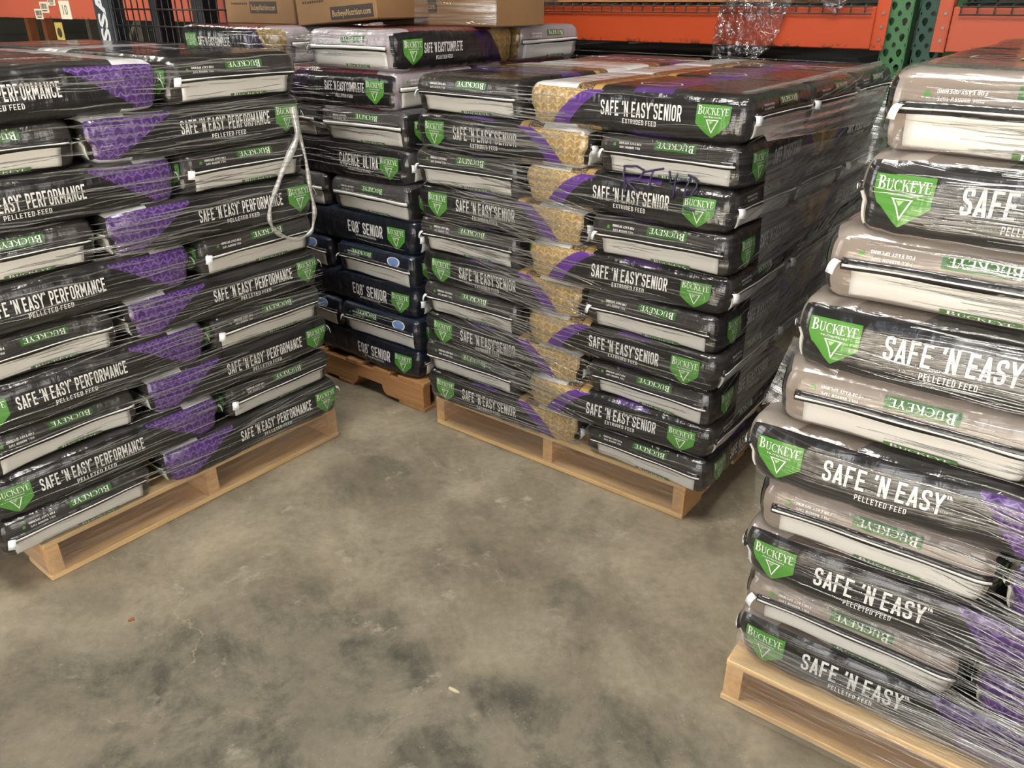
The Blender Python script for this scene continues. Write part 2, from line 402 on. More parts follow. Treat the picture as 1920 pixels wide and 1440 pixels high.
def on(sh, face, a, b, off):
    a = np.asarray(a, float); b = np.asarray(b, float); e = .002
    p = sh(face_q(sh.h, face, a, b)); pa = sh(face_q(sh.h, face, a + e, b)); pb = sh(face_q(sh.h, face, a, b + e))
    n = np.cross(pa - p, pb - p); n /= np.linalg.norm(n, axis=1)[:, None] + 1e-12
    return p + n * np.reshape(off, (-1, 1)) if np.ndim(off) else p + n * off
def wgrid(n, hh, rr):
    """grid stops along one axis, denser where the edge rolls over"""
    t = np.linspace(-1, 1, n + 1); return np.sign(t) * np.abs(t) ** .82 * hh

class Sack:
    """meshes of one kind of bag: body with its print, end flaps, seams, tabs"""
    def __init__(s, kind, seed, H):
        K = KINDS[kind]; s.kind = kind; s.H = H
        sh = s.sh = Shape(seed, H, K.get('lump', 1.0)); h = sh.h
        mb = MB(); uvs = []
        def grid(face, A, B, m, uvf):
            aa, bb = np.meshgrid(A, B, indexing='ij'); P = on(sh, face, aa.ravel(), bb.ravel(), 0.0); nb = len(B)
            f = [(i * nb + j, (i + 1) * nb + j, (i + 1) * nb + j + 1, i * nb + j + 1) for i in range(len(A) - 1) for j in range(nb - 1)]
            mb.add(P, f, m); U = uvf(aa.ravel(), bb.ravel())
            for q in f: uvs.extend(U[i] for i in q)
        X, Y, Z = np.linspace(-h[0], h[0], 53), np.linspace(-h[1], h[1], 35), np.linspace(-h[2], h[2], 17)
        Rr = sh.Rr
        grid('-y', X, Z, 0, lambda a, b: np.c_[h[0] - a, b]); grid('+y', X, Z, 0, lambda a, b: np.c_[h[0] + a, b])
        grid('+x', Y, Z, 1, lambda a, b: np.c_[a, b]); grid('-x', Y, Z, 1, lambda a, b: np.c_[a, b])
        grid('top', X, Y, 2, lambda a, b: np.c_[h[0] - a, b]); grid('bot', X, Y, 2, lambda a, b: np.c_[h[0] - a, b])
        def put(face, shp, a, b, off, m):
            if not shp[1]: return
            v = np.array(shp[0]); lim = h[1] if 'x' in face else h[0]
            P = on(sh, face, np.clip(v[:, 0] + a, -lim, lim), np.clip(v[:, 1] + b, -h[1] if face == 'top' else -h[2], h[1] if face == 'top' else h[2]), off)
            mb.add(P, shp[1], m); uvs.extend([(0., 0.)] * sum(len(q) for q in shp[1]))
        for face, sg in (('-y', 1), ('+y', -1)):
            at = lambda u: sg * (h[0] - u)
            lu = K.get('logo_u', .075)
            for shp, off, m in ((SHIELD, .0012, 4), (SHIELD_W, .0021, 3), (SHIELD_T, .0021, 3), (SHIELD_L, .0021, 5)): put(face, shp, at(lu), -.002, off, m)
            put(face, K['name'], at(K['name_u']), .007, .0014, 3); put(face, K['sub'], at(K['name_u']), K.get('sub_v', -.0235), .0014, 3)
        for face in ('+x', '-x'):
            put(face, BOXG, .028 if not K.get('eq') else -.06, .040, .0012, 6); put(face, BOXG_T, .028 if not K.get('eq') else -.06, .040, .0020, 3)
            if K.get('eq'): put(face, DISC_O, .115, .034, .0012, 3); put(face, DISC, .115, .034, .0018, 7)
            put(face, TINY, -.105, .030, .0014, 3); put(face, TINYD, -.200, .030, .0014, 4)
        put('top', HEX, h[0] - .30, -.10, .0015, 3)
        if K.get('top_text'): put('top', K['top_text'], h[0] - .38, .02, .0015, 3)
        me = mb.mesh('sack_body', True); lay = me.uv_layers.new(name='UVMap')
        lay.data.foreach_set('uv', np.array(uvs, dtype=np.float32).ravel())
        s.body = me; s.mats = K['mats']()
        # end flap: the folded white paper strip that closes the sack
        s.flaps, s.seams, s.tabs, s.stitches = [], [], [], []
        fl = K.get('flap', 1.0); r = random.Random(seed + 5)
        for face in ('+x', '-x'):
            def strip(a0, a1, b0, b1, o0, o1, na, nb, sag=0.0, mbb=None, m=0):
                mbb = mbb or MB(); A = np.linspace(a0, a1, na); B = np.linspace(b0, b1, nb); aa, bb = np.meshgrid(A, B, indexing='ij')
                t = (bb - b0) / (b1 - b0); o = o0 + (o1 - o0) * t + .0012 * np.sin(aa * 31 + seed) * (1 - t)
                bb = bb + sag * np.sin(aa * 9 + seed)
                Q = on(sh, face, aa.ravel(), bb.ravel(), o.ravel()); I = on(sh, face, aa.ravel(), bb.ravel(), -.004); n = na * nb
                g = lambda i, j: i * nb + j
                f = [(g(i, j), g(i + 1, j), g(i + 1, j + 1), g(i, j + 1)) for i in range(na - 1) for j in range(nb - 1)]
                e = [(g(i, 0), g(i + 1, 0)) for i in range(na - 1)] + [(g(na - 1, j), g(na - 1, j + 1)) for j in range(nb - 1)] + [(g(i + 1, nb - 1), g(i, nb - 1)) for i in range(na - 1)] + [(g(0, j + 1), g(0, j)) for j in range(nb - 1)]
                f += [(q + n, p + n, p, q)[::-1] for p, q in e]
                mbb.add(np.r_[Q, I], f, m); return mbb
            wa = h[1] * (.80 + r.uniform(-.02, .03)); sk = r.uniform(-.012, .012)
            top = .003 + K.get('flap_up', 0); bot = -h[2] * .97
            fm = strip(-wa + sk, wa + sk + .012, bot, top, .002, .0045, 26, 8)
            if K.get('flap_print', 1):
                for shp, off, m in ((FLAPG, .0092, 1), (FLAPG_T, .0100, 2)):
                    v = np.array(shp[0]); fm.add(on(sh, face, v[:, 0] + .04, v[:, 1] - h[2] * .84, off - .0045), shp[1], m)
            s.flaps.append(fm.mesh('end_flap', True))
            sm = strip(-h[1] * .90 + sk, h[1] * .93 + sk, top - .002, top + .0135, .0065, .0045, 30, 4, .001)
            s.seams.append(sm.mesh('seam_band', True))
            th = strip(-h[1] * .89 + sk, h[1] * .925 + sk, top + .0025, top + .0048 + K.get('thread', 0), .0072, .0070, 30, 2, .001)
            s.stitches.append(th.mesh('seam_stitching', True))
            # tear tab: a short tongue of tape sticking out at the seam's end
            a = -h[1] * .88; c = on(sh, face, [a], [top + .01], .006)[0]; d = on(sh, face, [a], [top + .01], .02)[0] - c; d /= np.linalg.norm(d) + 1e-9
            tdir = on(sh, face, [a + .01], [top + .01], .012)[0] - c; tdir /= np.linalg.norm(tdir) + 1e-9
            tm = MB(); pts = []
            for j in range(5):
                k = j / 4; q = c + d * (.014 * math.sin(k * 1.5)) + np.array([0, 0, -.022 * k * k]) - tdir * (.008 * k)
                pts += [q - tdir * .009, q + tdir * .009]
            n = len(pts); pts2 = [p - d * .0012 for p in pts]
            f = [(2 * j, 2 * j + 1, 2 * j + 3, 2 * j + 2) for j in range(4)]; f += [tuple(i + n for i in q[::-1]) for q in f]
            f += [(2 * j, 2 * j + 2, 2 * j + 2 + n, 2 * j + n) for j in range(4)] + [(2 * j + 3, 2 * j + 1, 2 * j + 1 + n, 2 * j + 3 + n) for j in range(4)] + [(8, 9, 9 + n, 8 + n), (1, 0, n, 1 + n)]
            s.tabs.append(tm.add(pts + pts2, f).mesh('tear_tab', True))
        s.lab = K

def mats_for(tagname, side, end, top, film, wr=.5, rough=.34):
    w = lambda k, c: M(tagname + k, lambda: wrapped(tagname + k, c, film, rough, wr))
    return lambda: [w('_side', side), w('_end', end), w('_top', top), w('_white_ink', WHITE), w('_green_ink', GREEN), w('_pale_green_ink', S(150, 190, 120)), w('_dark_green_ink', S(52, 98, 40)), w('_blue_ink', S(110, 138, 190))]
END_D = (.030, .026, .024, 1); END_SHEEN = (.215, .175, .145, 1)  # taupe tone paints the film's bright reflection into the right stack's bag ends
KINDS = {
 'purple': dict(name=sign("SAFE 'N EASY~ PERFORMANCE", .282, .036), sub=sign('PELLETED FEED', .108, .0125, wt=.14, gap=.13), name_u=.266, logo_u=.062,
    mats=mats_for('purple_bag', side_purple(.235, .085), END_D, top_purple, 1.0, .45), top_text=sign('PERFORMANCE', .20, .05)),
 'gold': dict(name=sign("SAFE 'N EASY~SENIOR", .236, .038), sub=sign('EXTRUDED FEED', .100, .0125, wt=.14, gap=.13), name_u=.298, logo_u=.098,
    mats=mats_for('gold_bag', side_gold(), END_D, top_gold, 1.0, .75)),
 'plain': dict(name=sign("SAFE 'N EASY~", .205, .041), sub=sign('PELLETED FEED', .085, .0115, wt=.13, gap=.15), name_u=.252, logo_u=.068, sub_v=-.027,
    mats=mats_for('large_print_bag', side_purple(.27, .20), END_SHEEN, top_pale, 1.25, .35)),
 'complete': dict(name=sign("SAFE 'N EASY~COMPLETE", .20, .031), sub=sign('PELLETED FEED', .085, .011, wt=.14, gap=.13), name_u=.245, logo_u=.095,
    mats=mats_for('dark_red_bag', side_complete, (.30, .26, .28, 1), top_red, .35, .8), thread=.006),
 'black': dict(name=sign('CADENCE~ ULTRA', .20, .042), sub=sign('TEXTURED PELLETED FEED', .12, .010, wt=.14, gap=.13), name_u=.235, logo_u=.085,
    mats=mats_for('black_bag', BLACK, (.06, .055, .055, 1), (.055, .05, .052, 1), .35, .8), thread=.006),
 'navy': dict(name=sign('EQ8~ SENIOR', .185, .044), sub=sign('GUT HEALTH PELLETED FEED', .11, .008, wt=.14, gap=.13), name_u=.245, logo_u=.085, eq=1, flap_print=0,
    mats=mats_for('navy_bag', (.0075, .0085, .014, 1), (.009, .011, .020, 1), (.012, .02, .04, 1), .3, .8)),
}
M_FLAP = wrapped('white_flap_paper', S(208, 205, 199), .55, .5, .25)
M_SEAM = wrapped('black_seam_tape', (.014, .013, .013, 1), .5, .4, .4)
M_THREAD = plain('white_seam_thread', S(222, 220, 214), .7, var=.05)
M_TAB = plain('white_tab_paper', S(232, 232, 232), .5, var=.03)
M_GREENF = M('flap_green', lambda: wrapped('flap_green_ink', S(74, 112, 58), .6)); M_WHITEF = M('flap_white', lambda: wrapped('flap_white_ink', WHITE, .6))
_sacks = {}
def sack(kind, var, H):
    k = (kind, var, round(H, 4))
    if k not in _sacks: _sacks[k] = Sack(kind, hash(kind) % 97 if False else (len(kind) * 31 + var * 7 + 3), H)
    return _sacks[k]
ORD = ['topmost', 'second', 'third', 'fourth', 'fifth', 'sixth', 'seventh', 'eighth', 'ninth', 'bottom']
BVH_SRC = {}
def put_bag(kind, var, H, PM, x, y, z, rot, label, group, src, roll=0.0, ends=(0, 1), tabs=(0,)):
    s = sack(kind, var, H * 1.07)
    Mx = PM @ Matrix.Translation((x, y, z)) @ Euler((roll, 0, rot)).to_matrix().to_4x4()
    o = empty('feed_bag', label, 'feed bag', group=group); o.matrix_world = Mx
    loc, q, sc = Mx.decompose(); o.location = loc; o.rotation_euler = q.to_euler()
    zoff = H / 2
    def part(nm, me, mats):
        c = bpy.data.objects.new(nm, me)
        if not me.materials:
            for m in mats: me.materials.append(m)
        COL.objects.link(c); c.parent = o; c.location = (0, 0, zoff); return c
    part('sack_body', s.body, s.mats)
    tabs = [e for e in tabs if (len(BVH_SRC.get(src, ())) * 7 + e) % 5 < 3]
    for e in ends:
        f = part('end_flap', s.flaps[e], [M_FLAP, M_GREENF, M_WHITEF]); f['label'] = 'white folded end flap'
        b = part('seam_band', s.seams[e], [M_SEAM])
        c = bpy.data.objects.new('seam_stitching', s.stitches[e])
        if not s.stitches[e].materials: s.stitches[e].materials.append(M_THREAD)
        COL.objects.link(c); c.parent = b
    for e in tabs:
        tb = part('tear_tab', s.tabs[e], [M_TAB]); tb['label'] = 'small white tear tab'
    BVH_SRC.setdefault(src, []).append((s.body, Mx @ Matrix.Translation((0, 0, zoff))))
    return o

# ------------------------------------------------------------------ setting
def concrete():
    t = NT('concrete'); P = t.pos()
    n1 = t.noise(P, .9, 6, .62, .4); n2 = t.noise(P, 3.2, 8, .65, .6); n3 = t.noise(P, 40, 4, .6); n4 = t.noise(P, 1.7, 6, .62, .2)
    c = t.ramp(n2, (.28, S(124, 112, 93)), (.5, S(152, 139, 117)), (.72, S(172, 160, 137)))
    x, y, z = t.sep(P); n5 = t.noise(P, 3.6, 9, .72, .35); n6 = t.noise(t.comb(t.math('ADD', t.math('MULTIPLY', x, 9), t.math('MULTIPLY', y, 5)), t.math('SUBTRACT', t.math('MULTIPLY', y, 2.4), t.math('MULTIPLY', x, 1.2)), 0.0), 1, 7, .68, .4)
    smut = t.math('MULTIPLY', t.rng(n5, .43, .57), t.rng(n6, .34, .58, .25, 1))
    zone = t.math('MULTIPLY', t.rng(n1, .36, .56), .62)
    for cx, cy, rx, ry, k in ((-.62, 1.40, .62, .34, 1.0), (-.30, 1.12, .95, .34, 1.0), (.10, .98, .55, .25, .85), (-.1, 1.75, .35, .22, .55)):   # oil-dark trodden patches
        dx = t.math('DIVIDE', t.math('SUBTRACT', x, cx), rx); dy = t.math('DIVIDE', t.math('SUBTRACT', y, cy), ry)
        rr = t.math('SQRT', t.math('ADD', t.math('MULTIPLY', dx, dx), t.math('MULTIPLY', dy, dy)))
        rr = t.math('ADD', rr, t.math('MULTIPLY', t.math('SUBTRACT', n4, .5), 2.2))
        zone = t.math('MAXIMUM', zone, t.math('MULTIPLY', t.rng(rr, .45, 1.3, 1, 0), k))
    c = t.mix(t.math('MULTIPLY', zone, .62), c, S(88, 86, 74))
    c = t.mix(t.math('MULTIPLY', t.math('MULTIPLY', zone, smut), .92), c, t.mix(n2, S(48, 49, 42), S(78, 76, 62)))
    streak = t.math('MULTIPLY', t.rng(n6, .60, .70), t.rng(n4, .45, .6)); c = t.mix(t.math('MULTIPLY', streak, .4), c, S(92, 84, 68))
    pale = t.math('MULTIPLY', t.rng(t.noise(P, 7.5, 6, .7, .3), .60, .70), t.rng(n5, .4, .55)); c = t.mix(t.math('MULTIPLY', pale, .5), c, S(190, 180, 158))
    fine = t.rng(n3, .3, .7, .86, 1.1); c = t.mix(1.0, c, fine, 'MULTIPLY')
    spk = t.rng(t.noise(P, 210, 2), .69, .73); c = t.mix(t.math('MULTIPLY', spk, .35), c, S(205, 195, 170))
    # brown rusty scuffs and pale scrapes
    rust = t.rng(t.noise(P, 6.5, 4, .6, .3), .70, .76); c = t.mix(t.math('MULTIPLY', rust, .5), c, S(112, 84, 66))
    v = t.new('ShaderNodeTexVoronoi', feature='DISTANCE_TO_EDGE'); v.inputs['Scale'].default_value = 1.25
    wp = t.new('ShaderNodeVectorMath', operation='ADD'); t.set(wp.inputs[0], P); nn = t.new('ShaderNodeTexNoise'); nn.inputs['Scale'].default_value = 5; nn.inputs['Detail'].default_value = 6
    t.set(nn.inputs['Vector'], P); t.set(wp.inputs[1], t.vmul(nn.outputs['Color'], (.3, .3, .3))); t.set(v.inputs['Vector'], wp.outputs[0])
    crack = t.math('MULTIPLY', t.rng(v.outputs[0], .0, .0022, 1, 0), t.rng(n4, .5, .56)); c = t.mix(t.math('MULTIPLY', crack, .5), c, S(176, 166, 144))
    b = t.bsdf(Base_Color=c, Roughness=t.rng(n2, .3, .7, .52, .74), Normal=t.bump(t.math('ADD', n3, t.math('MULTIPLY', n2, .8)), .12, .004))
    return t.done(b.outputs[0])
def siding():
    t = NT('metal_siding'); P = t.pos(); z = t.sep(P)[2]
    w = t.math('FRACT', t.math('MULTIPLY', z, 5.0)); n = t.noise(P, 2, 4)
    c = t.mix(t.rng(n, .3, .7), S(66, 66, 60), S(84, 83, 74))
    b = t.bsdf(Base_Color=c, Roughness=.6, Normal=t.bump(t.rng(w, .0, .15), .6, .02)); return t.done(b.outputs[0])
M_SIDING = siding()
def slab(name, u0, u1, v0, v1, z0, z1, mat):
    mb = MB(); mb.box(u0, u1, v0, v1, z0, z1, M=Matrix.Rotation(TH, 4, 'Z')); return mb.build(name, mat, kind='structure')
slab('floor', -13, 6, -3.1, 8.2, -.12, 0, concrete())
slab('wall_back', -13, 6, 8.2, 8.35, 0, 5.2, M_SIDING)
slab('wall_left', -13.15, -13, -3.1, 8.2, 0, 5.2, M_SIDING)
slab('wall_right', 6, 6.15, -3.1, 8.2, 0, 5.2, M_SIDING)
slab('ceiling', -13, 6, -3.1, 8.2, 5.2, 5.3, plain('ceiling_board', S(72, 68, 62), .8))
for nm, a, b, z0, z1 in (('wall_front_left', -13, -8.5, 0, 5.2), ('wall_front', -4.7, -1.0, 0, 5.2), ('wall_front_right', 2.5, 6, 0, 5.2), ('wall_front_top', -1.0, 2.5, 3.6, 5.2), ('wall_front_upper', -8.5, -4.7, 3.6, 5.2)):
    slab(nm, a, b, -3.25, -3.1, z0, z1, M_SIDING)

# ------------------------------------------------------------------ pallets
def wood(name, c1, c2, axis):
    t = NT(name); O = t.obj(); s = [26, 26, 26]; s[axis] = 1.6
    n = t.noise(t.vmul(O, tuple(s)), 1.4, 5, .6, .5); n2 = t.noise(O, 3, 3)
    c = t.mix(t.rng(n, .3, .7), c1, c2); c = t.mix(t.math('MULTIPLY', t.rng(n2, .45, .7), .35), c, S(150, 104, 62))
    b = t.bsdf(Base_Color=c, Roughness=.65, Normal=t.bump(n, .25, .003)); return t.done(b.outputs[0])
W_X = wood('pine_board', S(214, 172, 112), S(238, 204, 150), 0); W_Y = wood('pine_stringer', S(208, 158, 100), S(234, 190, 134), 1)
D_X = wood('old_board', S(150, 108, 66), S(188, 140, 92), 0); D_Y = wood('old_stringer', S(150, 106, 64), S(192, 142, 94), 1)
def pallet(PM, label, WX, WY, jit=0):
    """40 by 48 inch stringer pallet, front edge on local y=0, centred on x"""
    loc, q, _ = PM.decompose()
    o = empty('pallet', label, 'pallet', loc, q.to_euler().z, 'wooden pallets under the bag stacks')
    r = random.Random(jit + 3)
    for x in (-.489, 0, .489):
        bm = bmesh.new(); pts = []
        ny = []
        prof = [(0.003, .016), (.20, .016)]
        for k in range(7): a = k / 6 * math.pi / 2; prof.append((.20 + .03 * math.sin(a), .016 + .04 * (1 - math.cos(a))))
        for k in range(7): a = k / 6 * math.pi / 2; prof.append((.40 - .03 * math.cos(a) + .0, .056 - .04 * (1 - math.cos(math.pi / 2 - a)) if False else .056 - .04 * math.sin(a) * (1 if k else 0)))
        prof += [(.82, .016)]
        for k in range(7): a = k / 6 * math.pi / 2; prof.append((.82 + .03 * math.sin(a), .016 + .04 * (1 - math.cos(a))))
        for k in range(7): a = k / 6 * math.pi / 2; prof.append((1.02 - .03 * math.cos(a), .056 - .04 * math.sin(a) * (1 if k else 0)))
        prof += [(1.216, .016), (1.216, .105), (.003, .105)]
        vv = [bm.verts.new((x - .019, y, z)) for y, z in prof]; f = bm.faces.new(vv)
        ex = bmesh.ops.extrude_face_region(bm, geom=[f]); bmesh.ops.translate(bm, vec=(.038, 0, 0), verts=[e for e in ex['geom'] if isinstance(e, bmesh.types.BMVert)])
        bmesh.ops.triangulate(bm, faces=[f for f in bm.faces if len(f.verts) > 4]); bmesh.ops.recalc_face_normals(bm, faces=bm.faces)
        me = bpy.data.meshes.new('stringer'); bm.to_mesh(me); bm.free(); link('stringer', me, WY, o)
    ys = [(0, .14), (.185, .275), (.345, .435), (.565, .655), (.785, .875), (.945, 1.035), (1.079, 1.219)]
    for a, b in ys: MB().box(-.508 + r.uniform(-.004, .004), .508 + r.uniform(-.004, .004), a, b, .105, .121).build('deck_board', WX, o, bevel=.002)
    for a, b in ((0, .14), (.40, .49), (.565, .655), (.73, .82), (1.079, 1.219)): MB().box(-.508 + r.uniform(-.004, .004), .508 + r.uniform(-.004, .004), a, b, 0.0, .016).build('bottom_board', WX, o, bevel=.002)
    return o
def PMAT(x, y, th): return Matrix.Translation((x, y, 0)) @ Matrix.Rotation(th, 4, 'Z')
PM1 = PMAT(-.9502, 2.0934, .9083); PM2 = PMAT(.1187, 2.2852, -.6547)
TH4 = -.6307
PM4 = PMAT(.4783 + .508 * math.cos(TH4), 1.2885 + .508 * math.sin(TH4), TH4)
TH3 = -.6507; PM3 = PMAT(-.338, 2.6707, TH3)
pallet(PM1, 'pale wooden pallet under the left stack of purple-printed bags', W_X, W_Y, 1)
pallet(PM2, 'pale wooden pallet under the middle stack of gold-and-purple-printed bags', W_X, W_Y, 2)
pallet(PM4, 'pale wooden pallet under the right-hand stack of large-lettered bags', W_X, W_Y, 4)
# the rear pallet is turned: its notched stringer side looks at us; local +y runs along -x of the stack frame
pallet(PM3 @ Matrix.Translation((0, .508, 0)) @ Matrix.Rotation(R(90), 4, 'Z'), 'worn brown wooden pallet with notched side under the rear mixed stack', D_X, D_Y, 3)

# ------------------------------------------------------------------ bag stacks
def stack(src, PM, kind, what, where, H, first_long_right, xl, xr, dys=None, deep_right=True, deep_left=False, group=''):
    r = random.Random(len(src) * 13 + 1); z0 = .1215
    for k in range(10):                       # k = 0 at the top; xl, xr: where the left and right ends of the layer lie
        z = z0 + (9 - k) * H; A = (k % 2 == 0) == first_long_right
        L_, R_ = (q[k] if isinstance(q, list) else q for q in (xl, xr)); dy = dys[k] if dys else 0
        s = 1 if A else -1
        cl = (R_ - BL / 2) if A else (L_ + BL / 2); ce = (L_ + BW / 2) if A else (R_ - BW / 2)
        if A and L_ + BW > R_ - BL: ce -= 0
        j = lambda a=.005: r.uniform(-a, a)
        o = ORD[k]; v = lambda: r.randrange(3)
        def lab(form): return f'{what} {form}, {o} layer of {where} stack'
        def bag(x, y, rot, form, tabs=(0, 1)):
            put_bag(kind, v(), H, PM, x + j(.004), y + dy + j(.003), z, rot + R(j(.6)), lab(form), group, src, tabs=tabs)
        rl = 0 if s > 0 else math.pi           # the column of bags that show their long side to the front
        y0 = -.022
        bag(cl, y0 + BW / 2, rl, 'with its long lettered side in front')
        if k == 0 or (s > 0 and deep_right) or (s < 0 and deep_left):
            bag(cl, y0 + BW * .5 + .412, rl, 'in the middle row'); bag(cl, y0 + BW * .5 + .824, rl, 'in the rear row')
        bag(ce, y0 + BL / 2, R(-90), 'end-on with white flap in front')   # the column that shows a flapped end
        if k == 0 or (s < 0 and deep_right) or (s > 0 and deep_left):
            bag(ce, y0 + BL * .5 + .600, R(90), 'end-on at the back')
stack('left', PM1, 'purple', 'purple-printed black bag', 'left', .1182, False, -.600, [.495, .500, .498, .505, .500, .505, .500, .508, .505, .512], group='bags of the left stack', deep_left=True)
stack('mid', PM2, 'gold', 'gold-printed black bag', 'middle', .1112, True, -.530, [.578, .566, .570, .568, .572, .566, .574, .57, .578, .572], group='bags of the middle stack')
P4L = [.087, .077, .040, .023, .010, -.028, 0, -.008, 0, -.002]
stack('right', PM4, 'plain', 'large-lettered black bag', 'right-hand', .1222, True, [q - .508 for q in P4L], [q + .59 for q in P4L],
      dys=[.05, .04, .03, .02, .01, 0, .01, .018, .030, .048], group='bags of the right stack', deep_right=False, deep_left=True)
# the rear stack mixes kinds, and stands with its long side to the front
H3 = .1228
kinds3 = ['complete', 'complete', 'black', 'black', 'black', 'navy', 'navy', 'navy', 'navy', 'navy']
what3 = {'complete': 'dark red and black bag', 'black': 'plain black bag', 'navy': 'navy black bag'}
r3 = random.Random(5)
for k in range(10):
    z = .1215 + (9 - k) * H3; kd = kinds3[k]; w = what3[kd]; dx = [-.085, -.085, -.045, -.06, -.04, -.06, -.045, -.055, -.04, -.045][k]
    def b3(x, y, rot, form):
        put_bag(kd, r3.randrange(3), H3, PM3, x + dx + .035 + r3.uniform(-.008, .008), y + r3.uniform(-.004, .004), z, rot + R(r3.uniform(-1.2, 1.2)), f'{w} {form}, {ORD[k]} layer of rear stack', 'bags of the rear stack', 'rear')
    if k == 0:
        b3(-.22, .33, R(-90), 'end-on over the corner'); b3(-.90, .225, math.pi, 'lengthwise at left end')
        b3(-.33, .885, math.pi, 'crosswise at back right'); b3(-1.00, .86, math.pi, 'crosswise at back left')
    elif k % 2 == 0:
        b3(-.22, .33, R(-90), 'end-on at the corner'); b3(-.657, .33, R(-90), 'end-on beside corner bag'); b3(-1.094, .33, R(-90), 'end-on at the left end')
        b3(-.33, .885, 0, 'crosswise at the back')
    else:
        b3(-.33, .22, 0, 'with lettered side in front'); b3(-.993, .22, 0, 'lengthwise at the left end')
        b3(-.22, .775, R(90), 'along the side behind corner bag')

# ------------------------------------------------------------------ stretch film: creases, ropes and free sheets, modelled as strips that cling to the bags
def film_mat(name, white, gloss, seed=0, alpha=.5):
    t = NT(name); P = t.pos(); x, y, z = t.sep(P)
    st = t.noise(t.comb(t.math('MULTIPLY', x, 5), t.math('MULTIPLY', y, 5), t.math('MULTIPLY', z, 130)), 1, 3, .6)
    nb = t.bump(st, .5, .006)
    tr = t.new('ShaderNodeBsdfTransparent'); tr.inputs[0].default_value = (.97, .97, .96, 1)
    gl = t.new('ShaderNodeBsdfAnisotropic' if False else 'ShaderNodeBsdfGlossy'); gl.inputs['Roughness'].default_value = .14; t.set(gl.inputs['Normal'], nb)
    df = t.new('ShaderNodeBsdfDiffuse'); df.inputs[0].default_value = (.72, .70, .66, 1); tl = t.new('ShaderNodeBsdfTranslucent'); tl.inputs[0].default_value = (.7, .68, .64, 1)
    m0 = t.new('ShaderNodeMixShader'); m0.inputs[0].default_value = .4; t.t.links.new(df.outputs[0], m0.inputs[1]); t.t.links.new(tl.outputs[0], m0.inputs[2])
    m1 = t.new('ShaderNodeMixShader'); m1.inputs[0].default_value = gloss; t.t.links.new(m0.outputs[0], m1.inputs[1]); t.t.links.new(gl.outputs[0], m1.inputs[2])
    fr = t.new('ShaderNodeLayerWeight'); fr.inputs[0].default_value = .25
    fac = t.math('ADD', t.math('MULTIPLY', t.rng(st, .40, .68), white), t.math('MULTIPLY', fr.outputs[1], .25))
    fac = t.math('MINIMUM', t.math('ADD', fac, alpha * .1), .9)
    m2 = t.new('ShaderNodeMixShader'); t.set(m2.inputs[0], fac); t.t.links.new(tr.outputs[0], m2.inputs[1]); t.t.links.new(m1.outputs[0], m2.inputs[2])
    return t.done(m2.outputs[0])
M_CREASE = film_mat('film_crease', .55, .55); M_SHEET = film_mat('film_sheet', .30, .6); M_ROPE = film_mat('film_rope', .75, .35, alpha=5); M_VEIL = film_mat('gathered_film', .62, .55, alpha=3.0); M_VEIL2 = film_mat('doubled_film', .45, .6, alpha=1.6)

def bvh_of(src, PM):
    V, F = [], []; inv = PM.inverted()
    for me, mx in BVH_SRC[src]:
        n = len(V); mm = inv @ mx; nv = len(me.vertices); co = np.empty(nv * 3, np.float32); me.vertices.foreach_get('co', co)
        co = co.reshape(-1, 3) @ np.array(mm.to_3x3()).T + np.array(mm.translation); V += co.tolist()
        F += [tuple(i + n for i in p.vertices) for p in me.polygons if p.material_index < 3]
    return BVHTree.FromPolygons(V, F)
def crease_set(mb, bvh, axis, s0, s1, zlo, zhi, n, seed, slope=0.0, wide=(.0006, .0020), seg=(.12, .6), off=.0025, zones=None):
    """thin gathered folds of the film, taut across the bulges of the bags; axis 'front' looks along +y, 'side' along -x"""
    r = random.Random(seed)
    for i in range(n):
        z = r.uniform(zlo, zhi); L = r.uniform(*seg); a = r.uniform(s0, max(s0, s1 - L * .6)); b = min(s1, a + L); sl = slope + r.gauss(0, .025); w = r.uniform(*wide)
        N = max(4, int((b - a) / .02)); raw = []
        for k in range(N + 1):
            s = a + (b - a) * k / N; zz = z + sl * (s - (s0 + s1) / 2) + .0015 * math.sin(s * 40 + i)
            if axis == 'front': h = bvh.ray_cast(Vector((s, -.5, zz)), Vector((0, 1, 0)), .75)
            elif axis == 'side': h = bvh.ray_cast(Vector((1.1, s, zz)), Vector((-1, 0, 0)), .75)
            raw.append((s, zz, None if h[0] is None else (h[0].y if axis == 'front' else -h[0].x)))
        dv = [q[2] if q[2] is not None else 9 for q in raw]
        if min(dv) > 5: continue
        sm = []
        for k in range(N + 1):
            lo = dv[max(0, k - 3):k + 4]; sm.append(min(lo))
        sm = [sum(sm[max(0, k - 2):k + 3]) / len(sm[max(0, k - 2):k + 3]) for k in range(N + 1)]
        run = []
        for k in range(N + 1):
            if sm[k] > 5: continue
            s, zz, _ = raw[k]; t = k / N; ww = w * (math.sin(math.pi * min(1, max(0, t * .96 + .02))) ** .6 + .1); d = sm[k] - off
            for e, g in ((-ww, 0), (0, -ww * .9), (ww, 0)):
                run.append((s, d + g, zz + e) if axis == 'front' else (-(d + g), s, zz + e))
        m = len(run) // 3
        if m < 3: continue
        f = []
        for k in range(m - 1):
            for c in range(2): f.append((k * 3 + c, k * 3 + 3 + c, k * 3 + 4 + c, k * 3 + 1 + c))
            f.append((k * 3 + 2, k * 3 + 5, k * 3 + 3, k * 3))
        mb.add(run, f)
